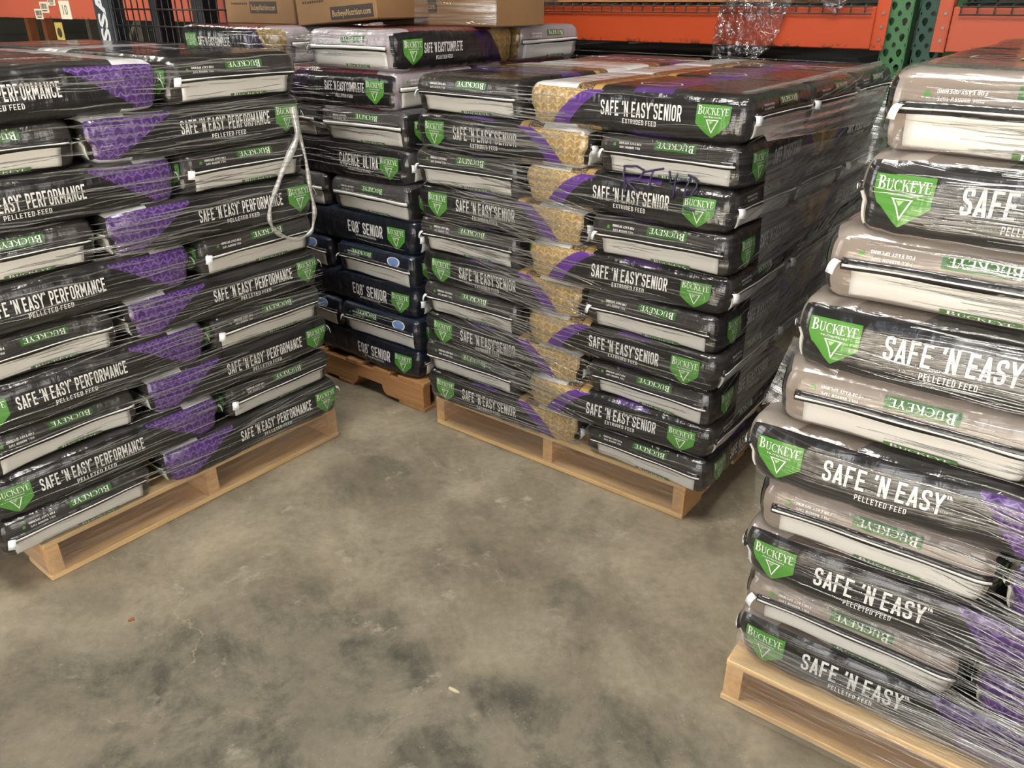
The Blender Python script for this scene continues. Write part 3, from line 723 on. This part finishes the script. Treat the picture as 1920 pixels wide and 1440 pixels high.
def sheet(mb, P00, P10, P01, P11, nu, nv, bow=0.0, amp=.003, fr=(30, 90), seed=0, thick=.0006):
    r = random.Random(seed); P00, P10, P01, P11 = map(Vector, (P00, P10, P01, P11)); nrm = (P10 - P00).cross(P01 - P00).normalized(); ph = [r.uniform(0, 6) for _ in range(4)]
    V = []
    for i in range(nu + 1):
        for j in range(nv + 1):
            u, v = i / nu, j / nv; p = P00.lerp(P10, u).lerp(P01.lerp(P11, u), v)
            d = bow * math.sin(math.pi * u) * math.sin(math.pi * v) + amp * (math.sin(v * fr[1] * .3 + ph[0] + 2 * math.sin(u * 4 + ph[1])) * .6 + math.sin(u * fr[0] * .3 + ph[2] + v * 5) * .4) * min(1, 6 * u, 6 * (1 - u) + .2)
            V.append(p + nrm * d)
    n = len(V); V2 = [p - nrm * thick for p in V]
    f = [(i * (nv + 1) + j, (i + 1) * (nv + 1) + j, (i + 1) * (nv + 1) + j + 1, i * (nv + 1) + j + 1) for i in range(nu) for j in range(nv)]
    mb.add(V, f); return mb
def film(src, PM, label, sets, sheets, group='stretch wrap of the pallets'):
    loc, q, _ = PM.decompose(); o = empty('stretch_film', label, 'stretch film', loc, q.to_euler().z, group)
    bv = bvh_of(src, PM)
    mb = MB()
    for i, a in enumerate(sets): crease_set(mb, bv, *a[:6], seed=i * 7 + len(src), **(a[6] if len(a) > 6 else {}))
    mb.build('film_creases', M_CREASE, o, smooth=True)
    for i, a in enumerate(sheets):
        m = MB(); sheet(m, *a[:4], a[4], a[5], **a[6]); m.build('film_sheet', a[7] if len(a) > 7 else M_SHEET, o, smooth=True)
    return o, bv
F1, BV1 = film('left', PM1, 'clear stretch film clinging round the left stack of purple bags',
     [('front', -.60, .50, .15, 1.29, 300), ('front', -.60, .50, .15, 1.29, 60, dict(wide=(.001, .0035), seg=(.1, .3), slope=-.05))],
     [((-.506, -.004, .017), (.506, -.004, .017), (-.506, -.010, .150), (.506, -.010, .150), 40, 6, dict(seed=1, amp=.002)),
      ((-.513, 1.0, .03), (-.513, .0, .02), (-.520, 1.0, .15), (-.516, .0, .15), 30, 6, dict(seed=2, amp=.003))])
F2, BV2 = film('mid', PM2, 'clear stretch film clinging round the middle stack of gold-printed bags',
     [('front', -.53, .05, .13, 1.22, 260, dict(wide=(.0007, .0026))), ('front', -.53, .56, .13, 1.22, 190), ('front', -.53, .2, .3, 1.0, 90, dict(slope=-.16, wide=(.0008, .0025))),
      ('side', .0, 1.28, .3, 1.22, 150, dict(slope=.10)), ('side', .0, 1.24, .55, 1.1, 110, dict(slope=.30, wide=(.001, .004)))],
     [((-.506, -.004, .017), (.506, -.004, .017), (-.506, -.012, .150), (.506, -.012, .150), 44, 6, dict(seed=3, amp=.002)),
      ((.598, .04, 1.13), (.605, 1.23, 1.06), (.520, .035, 1.238), (.530, 1.23, 1.25), 60, 24, dict(seed=4, amp=.007, bow=.022, fr=(16, 150)), M_VEIL),
      ((.612, .06, .80), (.605, 1.22, .86), (.602, .04, 1.10), (.605, 1.22, 1.04), 40, 18, dict(seed=5, amp=.005, bow=.008, fr=(14, 110)), M_VEIL2),
      ((.605, .06, .36), (.605, 1.22, .50), (.608, .05, .76), (.605, 1.22, .84), 40, 18, dict(seed=15, amp=.006, bow=.006, fr=(14, 110)), M_VEIL2)])
F4, BV4 = film('right', PM4, 'clear stretch film clinging round the right-hand stack of large-lettered bags',
     [('front', -.42, .55, .13, 1.33, 420, dict(wide=(.0006, .0022), seg=(.15, .7))), ('front', -.38, .58, .95, 1.34, 220, dict(wide=(.0008, .0026), seg=(.2, .7))), ('front', -.2, .58, .13, .65, 260, dict(slope=-.16, wide=(.0008, .0028), seg=(.25, .7)))],
     [((-.506, -.022, .010), (.506, -.022, .010), (-.500, .018, .200), (.506, .018, .200), 44, 8, dict(seed=6, amp=.002)),
      ((-.512, .05, .26), (-.42, .012, .33), (-.515, .05, .37), (-.42, .005, .37), 8, 8, dict(seed=7, amp=.002)),
      ((-.518, .05, .49), (-.41, .000, .57), (-.530, .05, .61), (-.42, -.008, .61), 8, 8, dict(seed=8, amp=.002)),
      ((-.530, .03, .74), (-.40, -.008, .82), (-.50, .06, .88), (-.40, .006, .88), 8, 8, dict(seed=9, amp=.002)),
      ((-.445, .05, 1.20), (-.39, .04, 1.20), (-.420, .07, 1.33), (-.37, .05, 1.33), 8, 10, dict(seed=10, amp=.004))])
F3, BV3 = film('rear', PM3, 'clear stretch film over the upper layers of the rear mixed stack',
     [('front', -1.25, -.05, .9, 1.34, 150), ('front', -.35, -.06, .3, .9, 25)],
     [((-.24, .30, 1.362), (.03, .43, 1.362), (-.24, .32, 1.63), (.03, .435, 1.63), 40, 20, dict(seed=21, amp=.006, bow=.01, fr=(14, 130)))])
# handwriting in purple marker on the film of the middle stack
mb = MB()
def onfilm(bv, x, z, off=.006):
    h = bv.ray_cast(Vector((x, -.5, z)), Vector((0, 1, 0)), 1.0); return (x, (h[0].y if h[0] else 0) - off, z)
STROKES = [[(.253, .967), (.253, 1.003), (.239, 1.039), (.279, 1.043), (.301, 1.034), (.29, 1.014), (.258, 1.004), (.294, .98)], [(.296, 1.029), (.357, 1.046)], [(.33, 1.037), (.328, .991)],
           [(.373, 1.042), (.379, 1.012), (.419, 1.024)], [(.403, 1.042), (.397, .977)], [(.425, 1.038), (.448, 1.03), (.457, 1.012), (.445, .989), (.427, .984), (.431, 1.012), (.433, 1.036)], [(.432, .958), (.462, .955)]]
for sgm in STROKES:
    fine = []
    for (a, b), (c, d) in zip(sgm, sgm[1:]):
        for k in range(6): fine.append((a + (c - a) * k / 6, b + (d - b) * k / 6))
    fine.append(sgm[-1]); P = [onfilm(BV2, *p) for p in fine]
    ys = [min(q[1] for q in P[max(0, i - 4):i + 5]) for i in range(len(P))]
    mb.tube([(p[0], y, p[2]) for p, y in zip(P, ys)], .0027, 5)
hw = mb.build('marker_lettering', plain('purple_marker_ink', S(48, 36, 78), .5), F2, smooth=True); hw['label'] = 'handwritten purple marker letters'
# loose twisted tail of film hanging in a loop on the left stack
LOOP = [(.455, 1.154), (.456, 1.078), (.414, 1.014), (.371, .958), (.329, .893), (.316, .845), (.333, .808), (.368, .781), (.416, .762), (.459, .768), (.483, .789), (.487, .848), (.48, .916), (.476, .997), (.467, 1.1)]
P = [Vector(onfilm(BV1, x, z, .010)) for x, z in LOOP]; Q = []
for i in range(len(P) - 1):
    p0, p1, p2, p3 = P[max(0, i - 1)], P[i], P[i + 1], P[min(len(P) - 1, i + 2)]
    for k in range(6):
        t = k / 6; Q.append(.5 * ((2 * p1) + (p2 - p0) * t + (2 * p0 - 5 * p1 + 4 * p2 - p3) * t * t + (3 * p1 - p0 - 3 * p2 + p3) * t ** 3))
ys = [min(q.y for q in Q[max(0, i - 6):i + 7]) for i in range(len(Q))]
mb = MB(); mb.tube([(q.x, y, q.z) for q, y in zip(Q, ys)], [.0058 + .0018 * math.sin(i * .7) + (.004 if i < 18 else 0) for i in range(len(Q))], 8)
lp = mb.build('film_tail', M_ROPE, None, smooth=True); lp.matrix_world = PM1; loc, q, _ = PM1.decompose(); lp.location = loc; lp.rotation_euler = q.to_euler()
tag(lp, 'loose white twisted film tail looping down the right end of left stack', 'film tail')

# ------------------------------------------------------------------ rack behind the stacks (coordinates along the rack from the middle pallet)
RO = Vector((.1187, 2.2852, 0)); RMAT = PMAT(.1187, 2.2852, TH)
def orange(nm='orange_paint', ca=S(186, 70, 30), cb=S(206, 84, 42)):
    t = NT(nm); O = t.obj(); P = t.pos(); n = t.noise(P, 9, 5, .65); n2 = t.noise(P, 2, 3)
    z = t.sep(O)[2]
    c = t.mix(n2, ca, cb); lowedge = t.rng(z, 0.0, .022, 1, 0)
    chip = t.math('MULTIPLY', t.rng(t.noise(P, 26, 4, .6), .56, .60), lowedge); c = t.mix(chip, c, S(70, 44, 32))
    sp = t.rng(t.noise(P, 60, 3, .6), .73, .76); c = t.mix(t.math('MULTIPLY', sp, .5), c, S(240, 150, 110))
    b = t.bsdf(Base_Color=c, Roughness=.42, Normal=t.bump(n, .06, .004)); return t.done(b.outputs[0])
M_OR = orange(); M_OR_LIT = orange('lit_orange_paint', S(176, 84, 62), S(192, 98, 74)); M_GR = plain('green_rack_paint', S(74, 118, 76), .4, var=.15); M_GR2 = plain('dark_green_rack_paint', S(42, 74, 60), .4, var=.15)  # far left beam's stronger light is put into its paler orange
M_WIRE = plain('grey_wire', S(92, 88, 82), .45, .6); M_DARK = plain('hole_dark', (.006, .006, .006, 1), .9)
M_RIV = plain('zinc_bolt', S(150, 146, 138), .4, .8)
def rack_post(x, y, mat, label, skip_hi=None):
    """roll-formed upright with two columns of teardrop holes cut through its face"""
    o = empty('rack_upright', label, 'rack upright'); o.matrix_world = RMAT @ Matrix.Translation((x, y, 0)); loc, q, _ = o.matrix_world.decompose(); o.location = loc; o.rotation_euler = q.to_euler()
    w, d, top = .088, .07, 3.2; bm = bmesh.new()
    cu_out = [(0, 0), (w, 0), (w, top), (0, top)]
    holes = []; z = .10
    while z < top - .08:
        for hx in (.022, .066): holes.append((hx, z + (0 if hx < .04 else .0)))
        z += .0508
    # the face as a grid of cells, every cell an outer quad ring round a teardrop
    V, F = [], []
    rows = sorted({round(h[1], 4) for h in holes}); hp = .0254
    def cell(x0, x1, z0, z1, hx, hz):
        n = 12; ring = []
        for k in range(n):
            a = 2 * math.pi * k / n; rr = .0105 * (1.0 + (.25 if math.sin(a) > 0 else -.0)); ring.append((hx + .0095 * math.cos(a) * (1 if math.sin(a) >= -.1 else .75), hz + rr * math.sin(a) * (1 if math.sin(a) > 0 else 1.35)))
        outer = []
        for k in range(n):
            a = 2 * math.pi * k / n; c, s_ = math.cos(a), math.sin(a); m = max(abs(c), abs(s_)); cx, cz = (x0 + x1) / 2, (z0 + z1) / 2
            outer.append((cx + c / m * (x1 - x0) / 2, cz + s_ / m * (z1 - z0) / 2))
        b = len(V); V.extend([(p[0], 0, p[1]) for p in outer] + [(p[0], 0, p[1]) for p in ring] + [(p[0], .003, p[1]) for p in ring])
        for k in range(n):
            k2 = (k + 1) % n; F.append((b + k, b + k2, b + n + k2, b + n + k)); F.append((b + n + k, b + n + k2, b + 2 * n + k2, b + 2 * n + k))
    for rz in rows:
        cell(0, w / 2, rz - hp, rz + hp, .022, rz); cell(w / 2, w, rz - hp, rz + hp, .066, rz)
    z0, z1 = rows[0] - hp, rows[-1] + hp
    mb = MB(); mb.add(V, F)
    mb.box(0, w, 0, .003, 0, z0); mb.box(0, .003, .0, d, 0, z1); mb.box(w - .003, w, 0, d, 0, z1); mb.box(0, .025, d - .003, d, 0, z1); mb.box(w - .025, w, d - .003, d, 0, z1)
    mb.build('column', mat, o); MB().box(-.02, w + .02, -.02, d + .03, 0, .008).build('base_plate', mat, o)
    # rear column and bracing of the same upright frame
    mb = MB(); mb.box(0, w, 1.0, 1.003, 0, z1); mb.box(0, .003, .94, 1.0, 0, z1); mb.box(w - .003, w, .94, 1.0, 0, z1); mb.build('rear_column', mat, o)
    for i in range(3):
        mb = MB(); mb.tube([(w / 2, d, .25 + i), (w / 2, .94, .95 + i)], .014, 6); mb.build('brace', mat, o)
        mb = MB(); mb.tube([(w / 2, d, .2 + i), (w / 2, .94, .2 + i)], .014, 6); mb.build('brace', mat, o)
    return o
RY = 1.36
rack_post(.484, RY, M_GR, 'green perforated rack upright between the two orange beams')
rack_post(.592, RY + .006, M_GR2, 'dark green perforated rack upright right beside the lighter one')
rack_post(-2.62, RY, M_GR2, 'dark green rack upright between the long beam and the far left beam')
def beam(x0, x1, y, z0, z1, label, con_l, con_r, M_OR=M_OR):
    o = empty('rack_beam', label, 'rack beam'); mw = RMAT @ Matrix.Translation((x0, y, z0)); loc, q, _ = mw.decompose(); o.location = loc; o.rotation_euler = q.to_euler()
    L = x1 - x0; h = z1 - z0; mb = MB(); t = .0015
    mb.box(0, L, -.012, .04, 0, h); mb.box(0, L, .0, .07, 0, h - .04)
    mb.build('beam_bar', M_OR, o, bevel=.003)
    for xa, on_ in ((0, con_l), (L, con_r)):
        if not on_: continue
        sgn = -1 if xa == 0 else 1; x_a, x_b = (xa - .046, xa - .002) if sgn < 0 else (xa + .002, xa + .046)
        p = MB().box(x_a, x_b, -.016, -.011, -.002, h + .05).build('end_connector', M_OR, o, bevel=.001)
        MB().box(x_a if sgn > 0 else x_b - .004, x_a + .004 if sgn > 0 else x_b, -.016, .03, -.002, h + .05).build('connector_lip', M_OR, p)
        for zz in (.035, .075, .12):
            m = MB(); m.tube([((x_a + x_b) / 2 + .004, -.020, zz), ((x_a + x_b) / 2 + .004, -.012, zz)], .0055, 8); m.build('rivet', M_RIV, p, smooth=False)
    return o
beam(-2.53, .452, RY - .004, 1.277, 1.418, 'long orange rack beam behind the middle stack, torn film hanging on it', 0, 1)
beam(.700, 3.3, RY - .004, 1.277, 1.418, 'orange rack beam right of the green uprights above the right-hand stack', 1, 0, orange('dull_orange_paint', S(176, 78, 50), S(190, 88, 58)))
LB = beam(-9.5, -2.66, RY - .004, 1.312, 1.47, 'brightly lit orange rack beam far left behind the forklift, with paper labels', 0, 0, M_OR_LIT)
def wire_deck(x0, x1, y, z, label):
    o = empty('wire_deck', label, 'wire deck'); mw = RMAT @ Matrix.Translation((x0, y, z)); loc, q, _ = mw.decompose(); o.location = loc; o.rotation_euler = q.to_euler()
    L = x1 - x0; mb = MB()
    n = int(L / .05)
    for i in range(n + 1):
        x = min(L, i * .05 + .004); mb.tube([(x, -.021, -.028), (x, -.021, .004), (x, .03, .006), (x, 1.0, .006)], .0026, 5)
    for yy, zz in ((-.026, -.026), (-.026, -.002), (.1, .010), (.3, .010), (.5, .010), (.7, .010), (.9, .010)): mb.tube([(0, yy, zz), (L, yy, zz)], .0028, 5)
    mb.build('wire_mesh', M_WIRE, o, smooth=True)
    for k in range(2): MB().box(L * (.25 + .5 * k) - .02, L * (.25 + .5 * k) + .02, .0, 1.0, -.012, .002).build('support_channel', M_WIRE, o)
wire_deck(-2.45, -1.02, RY, 1.42, 'grey wire deck on the long orange beam, left panel behind cartons')
wire_deck(-.99, .44, RY, 1.42, 'grey wire deck on the long orange beam, right panel by the uprights')
wire_deck(.72, 2.1, RY, 1.42, 'grey wire deck on the right orange beam')
# things stored on the decks: only their lowest edges reach the picture
M_KRAFT = plain('kraft_card', S(128, 96, 60), .75, var=.08, scale=5)
M_KRAFT2 = plain('brown_card', S(118, 92, 62), .75, var=.08, scale=5)
def deck_pallet(x, label, M_):
    o = empty('pallet', label, 'pallet'); mw = RMAT @ Matrix.Translation((x, RY + .02, 1.432)); loc, q, _ = mw.decompose(); o.location = loc; o.rotation_euler = q.to_euler()
    for a in (0, .44, .88): MB().box(-.5, .5, a, a + .1, 0, .016).build('bottom_board', D_X, o)
    for a in (-.48, 0, .48): MB().box(a - .019, a + .019, 0, .98, .016, .10).build('stringer', D_Y, o)
    for a in (0, .22, .44, .66, .88): MB().box(-.5, .5, a, a + .1, .10, .116).build('deck_board', D_X, o)
deck_pallet(-1.70, 'brown pallet stored on the wire deck behind the cartons', 0); deck_pallet(-.45, 'brown pallet stored on the wire deck over the middle stack', 0); deck_pallet(1.42, 'brown pallet stored on the right wire deck', 0)
# black blocks added to stand for the deep shade in the ground-level bays
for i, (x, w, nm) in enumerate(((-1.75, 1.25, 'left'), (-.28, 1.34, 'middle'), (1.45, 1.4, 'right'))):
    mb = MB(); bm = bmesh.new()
    o = tag(MB().box(-w / 2, w / 2, 0, .9, 0, 1.235).build('shade_block', plain('shade_black', (.006, .006, .006, 1), .7), bevel=.03), f'black block added as shade in the {nm} bay under the rack beam', 'shade block', 'shade blocks under the rack')
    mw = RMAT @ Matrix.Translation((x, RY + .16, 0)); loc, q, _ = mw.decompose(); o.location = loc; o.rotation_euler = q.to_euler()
# torn film hanging over the beam
def clear_sheet():
    t = NT('clear_crumpled_film'); O = t.obj(); n = t.noise(O, 45, 3, .6, .8); nb = t.bump(n, .6, .012)
    tr = t.new('ShaderNodeBsdfTransparent'); tr.inputs[0].default_value = (.93, .93, .93, 1); gl = t.new('ShaderNodeBsdfGlossy'); gl.inputs['Roughness'].default_value = .12; t.set(gl.inputs['Normal'], nb)
    m = t.new('ShaderNodeMixShader'); fr = t.new('ShaderNodeLayerWeight'); fr.inputs[0].default_value = .35; t.set(fr.inputs['Normal'], nb)
    t.set(m.inputs[0], t.math('ADD', t.math('MULTIPLY', fr.outputs[1], .55), t.rng(n, .52, .66, .04, .42))); t.t.links.new(tr.outputs[0], m.inputs[1]); t.t.links.new(gl.outputs[0], m.inputs[2])
    return t.done(m.outputs[0])
M_CLEAR = clear_sheet()
def crumple(name, pts_l, pts_r, y, label, seed, nu=26):
    """a crumpled sheet hanging between two outlines given as (x, z) from top to bottom"""
    r = random.Random(seed); n = len(pts_l); V = []; nv = 34
    def samp(pts, t):
        k = min(int(t * (n - 1)), n - 2); f = t * (n - 1) - k; return pts[k][0] + (pts[k + 1][0] - pts[k][0]) * f, pts[k][1] + (pts[k + 1][1] - pts[k][1]) * f
    ph = [(r.uniform(-60, 60), r.uniform(-60, 60), r.uniform(0, 6)) for _ in range(12)]
    for j in range(nv + 1):
        a = samp(pts_l, j / nv); b = samp(pts_r, j / nv)
        for i in range(nu + 1):
            u = i / nu; x = a[0] + (b[0] - a[0]) * u; z = a[1] + (b[1] - a[1]) * u
            d = sum(math.sin(x * p * 5 + z * q * 1.6 + o) for p, q, o in ph) * .0026 + abs(math.sin(x * 120 + z * 50 + 3 * math.sin(z * 40 + x * 30))) * .007
            V.append((x + .003 * math.sin(z * 120), y - .012 - abs(d), z))
    f = [(j * (nu + 1) + i, j * (nu + 1) + i + 1, (j + 1) * (nu + 1) + i + 1, (j + 1) * (nu + 1) + i) for j in range(nv) for i in range(nu)]
    mb = MB().add(V, f); o = mb.build(name, M_CLEAR, smooth=True); loc, q, _ = RMAT.decompose(); o.location = loc; o.rotation_euler = q.to_euler()
    md = o.modifiers.new('thickness', 'SOLIDIFY'); md.thickness = .0006
    return tag(o, label, 'torn film')
crumple('torn_film', [(-.128, 1.47), (-.122, 1.43), (-.142, 1.35), (-.146, 1.29), (-.150, 1.222)], [(.17, 1.47), (.150, 1.43), (.125, 1.36), (.100, 1.28), (.045, 1.235)], RY - .02, 'crumpled clear film sheet hanging over the orange beam', 1)
crumple('torn_film', [(.235, 1.46), (.262, 1.43), (.300, 1.400), (.314, 1.388)], [(.36, 1.46), (.345, 1.43), (.33, 1.405), (.320, 1.387)], RY - .02, 'small torn film scrap caught on the orange beam near the uprights', 2, 10)

# ------------------------------------------------------------------ cartons on the rear stack
M_BOXTXT = plain('carton_black_ink', S(52, 44, 38), .7); M_BOXLT = plain('carton_bare_letters', S(176, 146, 104), .7); M_TAPE = plain('carton_tape', S(168, 134, 88), .3)
def carton(x, y, rz, w, d, h, label, lab, tilt=0):
    z = .1215 + 10 * H3 + .003
    o = empty('cardboard_box', label, 'cardboard box', group='cartons on the rear stack'); mw = PM3 @ Matrix.Translation((x, y, z)) @ Matrix.Rotation(rz, 4, 'Z') @ Matrix.Rotation(-R(tilt), 4, 'Y'); loc, q, _ = mw.decompose(); o.location = loc; o.rotation_euler = q.to_euler()
    MB().box(0, w, 0, d, 0, h - .003).build('carton_body', M_KRAFT, o, bevel=.004)
    for a, b in ((0, d / 2 - .001), (d / 2 + .001, d)): MB().box(.001, w - .001, a, b, h - .003, h).build('top_flap', M_KRAFT, o)
    MB().box(w * .02, w * .98, d / 2 - .025, d / 2 + .025, h, h + .0006).build('packing_tape', M_TAPE, o)
    lw, lz, lx = lab; mb = MB(); mb.box(lx - lw / 2, lx + lw / 2, -.0012, .001, lz - .021, lz + .021, 0)
    tv, tf = text('BuckeyeNutrition.com', lw * .9, .020, .004, sl=False); mb.add([(lx + a, -.0018, lz + b) for a, b in tv], tf, 1)
    c = mb.build('printed_strip', [M_BOXTXT, M_BOXLT], o); c['label'] = 'black printed web address strip'
    mb = MB()
    for i in range(9): mb.box(w * .10 + i * .012, w * .10 + i * .012 + .007, -.0012, .001, .07, .077)
    mb.box(w * .12, w * .12 + .03, -.0012, .001, .155, .185); mb.box(w * .20, w * .20 + .03, -.0012, .001, .155, .185)
    mb.build('small_print', M_BOXTXT, o)
carton(-1.235, .22, R(0), .44, .30, .30, 'wrapped kraft carton leftmost on the rear stack', (.17, .060, .25))
carton(-.655, .12, R(5), .385, .30, .30, 'kraft carton standing slightly tilted in the middle of the rear stack', (.20, .030, .270), 4)
carton(-.545, .44, R(0), .56, .30, .30, 'reddish lit kraft carton rightmost on the rear stack', (.20, .066, .19))

# ------------------------------------------------------------------ forklift behind the left stack
M_STEEL = plain('black_steel', (.008, .008, .009, 1), .45); M_PANEL = plain('dark_grey_panel', S(50, 54, 60), .4); M_LET = plain('pale_grey_lettering', S(206, 208, 210), .5, var=.03); M_CWT = plain('grey_body', S(96, 100, 102), .45)
fk = empty('forklift', 'forklift with black wire mesh load guard behind the left stack', 'forklift'); FY = .62
mw = RMAT @ Matrix.Translation((-3.68, FY, 0)); loc, q, _ = mw.decompose(); fk.location = loc; fk.rotation_euler = q.to_euler()
mast = []
for x0, x1, y0 in ((-.0, .16, .0), (.42, .50, .10), (.80, .90, .12), (1.18, 1.27, .10)):
    m = MB().box(x0, x1, y0, y0 + .10, .05, 2.3).build('mast_rail', M_PANEL if x0 == 0 else M_STEEL, fk, bevel=.006); mast.append(m)
tv, tf = text('NISSAN', .56, .088, .035, sl=False)
c = MB().add([(.083 - b, -.0015, 1.332 + a) for a, b in tv], tf).build('maker_lettering', M_LET, mast[0])
mb = MB()
for i in range(19): mb.tube([(.20 + i * .062, .02, .35), (.20 + i * .062, .02, 2.0)], .0042, 5)
for i in range(20): mb.tube([(.16, .014, .40 + i * .083), (1.34, .014, .40 + i * .083)], .0042, 5)
mb.build('mesh_guard', M_STEEL, fk, smooth=True)
mb = MB()
for x in (.17, 1.34): mb.tube([(x, .02, .3), (x, .02, 2.02)], .016, 8)
for z in (.32, 2.02): mb.tube([(.17, .02, z), (1.34, .02, z)], .016, 8)
mb.build('guard_frame', M_STEEL, fk, smooth=True)
MB().box(.16, 1.36, .03, .09, .12, .26).build('fork_carriage', M_STEEL, fk, bevel=.006)
for x in (.35, 1.05): MB().box(x, x + .11, -1.0, .03, .012, .05).build('fork', M_STEEL, fk, bevel=.006)
bm = bmesh.new(); bmesh.ops.create_cube(bm, size=1.0); bmesh.ops.scale(bm, vec=(.95, 1.3, .62), verts=bm.verts); bmesh.ops.bevel(bm, geom=list(bm.edges), offset=.12, segments=4, affect='EDGES', profile=.5)
me = bpy.data.meshes.new('truck_body'); bm.to_mesh(me); bm.free(); b = link('truck_body', me, M_CWT, fk); b.location = (.75, 1.05, .62)
for x in (.28, 1.22):
    for y in (.5, 1.5):
        m = MB(); m.tube([(x - .09, y, .24), (x + .09, y, .24)], .23, 20); m.build('wheel', M_STEEL, fk)
for x in (.34, 1.16): m = MB(); m.tube([(x, .45, .9), (x, .52, 2.1), (x, 1.5, 2.1), (x, 1.68, .9)], .028, 8); m.build('overhead_guard', M_STEEL, fk, smooth=True)
MB().box(.50, 1.0, .95, 1.45, .93, 1.06).build('seat', M_STEEL, fk, bevel=.03)

# paper labels and a numbered card on the far left beam
M_PAPER = plain('label_paper', S(226, 220, 196), .7, var=.04); M_INK = plain('label_ink', S(60, 56, 52), .7)
for x, z, w, h, lb in ((-6.02, 1.343, .13, .075, 'lowest of the three barcode labels'), (-5.90, 1.392, .14, .08, 'middle of the three barcode labels'), (-5.76, 1.435, .12, .06, 'topmost of the three barcode labels')):
    o = MB().box(-w / 2, w / 2, -.003, 0, -h / 2, h / 2).build('barcode_label', M_PAPER); mw = RMAT @ Matrix.Translation((x, RY - .0165, z)); loc, q, _ = mw.decompose(); o.location = loc; o.rotation_euler = q.to_euler()
    tag(o, lb + ' on the far left orange beam', 'label', 'barcode labels on the far beam')
    m = MB(); rr = random.Random(int(abs(x) * 100))
    for k in range(12): a = -w * .38 + k * w * .065; m.box(a, a + w * rr.choice((.018, .035)), -.004, -.0028, -h * .15, h * .34)
    m.box(-w * .3, w * .3, -.004, -.0028, -h * .36, -h * .25); m.build('barcode', M_INK, o)
o = MB().box(-.085, .085, -.003, 0, -.065, .065).build('number_card', M_PAPER); mw = RMAT @ Matrix.Translation((-5.56, RY - .0165, 1.375)); loc, q, _ = mw.decompose(); o.location = loc; o.rotation_euler = q.to_euler()
tag(o, 'pale card numbered 10 on the far left orange beam', 'number card')
tv, tf = text('10', .075, .07, .0, sl=False); MB().add([(a, -.0036, b) for a, b in tv], tf).build('digits', M_INK, o)
# rear frames of the far rack, brown posts and a yellow sign beneath the beam
M_BR = plain('orange_brown_steel', S(112, 66, 36), .5)
for i, x in enumerate((-7.15, -6.86)):
    o = MB().box(-.035, .035, 0, .07, 0, 1.31).build('rack_post', M_BR); mw = RMAT @ Matrix.Translation((x, RY + .35 + i * .02, 0)); loc, q, _ = mw.decompose(); o.location = loc; o.rotation_euler = q.to_euler()
    tag(o, ('left' if i == 0 else 'right') + 'hand one of two brown steel posts below the far beam', 'post', 'brown posts under the far beam')
o = MB().box(-.07, .07, -.004, 0, -.07, .07).build('wall_sign', plain('yellow_card', S(206, 182, 96), .6)); mw = RMAT @ Matrix.Translation((-6.42, RY + .30, 1.20)); loc, q, _ = mw.decompose(); o.location = loc; o.rotation_euler = q.to_euler()
tag(o, 'small yellow sign with a dark round mark beside the brown posts', 'sign')
m = MB(); m.tube([(0, -.006, -.012), (0, -.003, -.012)], .04, 16); m.build('round_mark', M_INK, o)
m = MB(); m.tube([(0, 0, 0), (0, 0, 1.13)], .016, 8); m.build('sign_pole', M_STEEL, o).location = (0, .02, -1.2)
o = empty('rack_support', 'grey diagonal brace and posts supporting the far rack', 'rack support'); mw = RMAT @ Matrix.Translation((-6.2, RY + .5, 0)); loc, q, _ = mw.decompose(); o.location = loc; o.rotation_euler = q.to_euler()
m = MB(); m.tube([(0, 0, .6), (.75, 0, 1.32)], .022, 6); m.build('brace', plain('grey_steel', S(96, 86, 70), .5), o)
MB().box(.76, .84, -.04, .04, 0, 2.6).build('post', plain('grey_steel_post', S(70, 66, 58), .5), o)
MB().box(-.06, .0, -.04, .04, 0, 2.6).build('post', plain('grey_steel_rear', S(70, 66, 58), .5), o)
# dried leaf and a few pale chips on the floor
def chip(x, y, sx, sy, rz, mat, name, label, cat, group=None):
    r = random.Random(int(x * 1000)); n = 9; V = [(0, 0, .004)]
    for k in range(n): a = 2 * math.pi * k / n; V.append((sx * math.cos(a) * r.uniform(.6, 1.1), sy * math.sin(a) * r.uniform(.5, 1.1), .0015 + .003 * r.random()))
    B = [(p[0], p[1], 0) for p in V]; f = [(0, k + 1, (k + 1) % n + 1) for k in range(n)]; f2 = [tuple(i + n + 1 for i in q[::-1]) for q in f]
    f3 = [(k + 1, n + 2 + k, n + 2 + (k + 1) % n, (k + 1) % n + 1) for k in range(n)]
    o = MB().add(V + B, f + f2 + f3).build(name, mat); o.location = (x, y, .0005); o.rotation_euler = (0, 0, rz); return tag(o, label, cat, group)
def gp(px, py):
    a = (px - 960) / 1463.87; b = (720 - py) / 1463.87; c, s = math.cos(.4555), math.sin(.4555); d = Vector((a, c + b * s, -s + b * c)); t = 1.4334 / -d.z; return d.x * t, d.y * t
chip(*gp(246, 1163), .010, .006, .4, plain('dry_leaf', S(150, 82, 56), .8), 'leaf_scrap', 'small reddish dry leaf scrap on bare floor before the left pallet', 'leaf scrap')
chip(*gp(850, 1295), .018, .006, -.5, plain('pale_chip', S(196, 184, 150), .8), 'paper_scrap', 'torn pale scrap on the floor in the middle foreground', 'scrap')
chip(*gp(1048, 795), .006, .004, .5, plain('pale_chip_small', S(196, 184, 150), .8), 'wood_chip', 'tiny pale wood chip on floor before the middle pallet', 'chip') if False else None
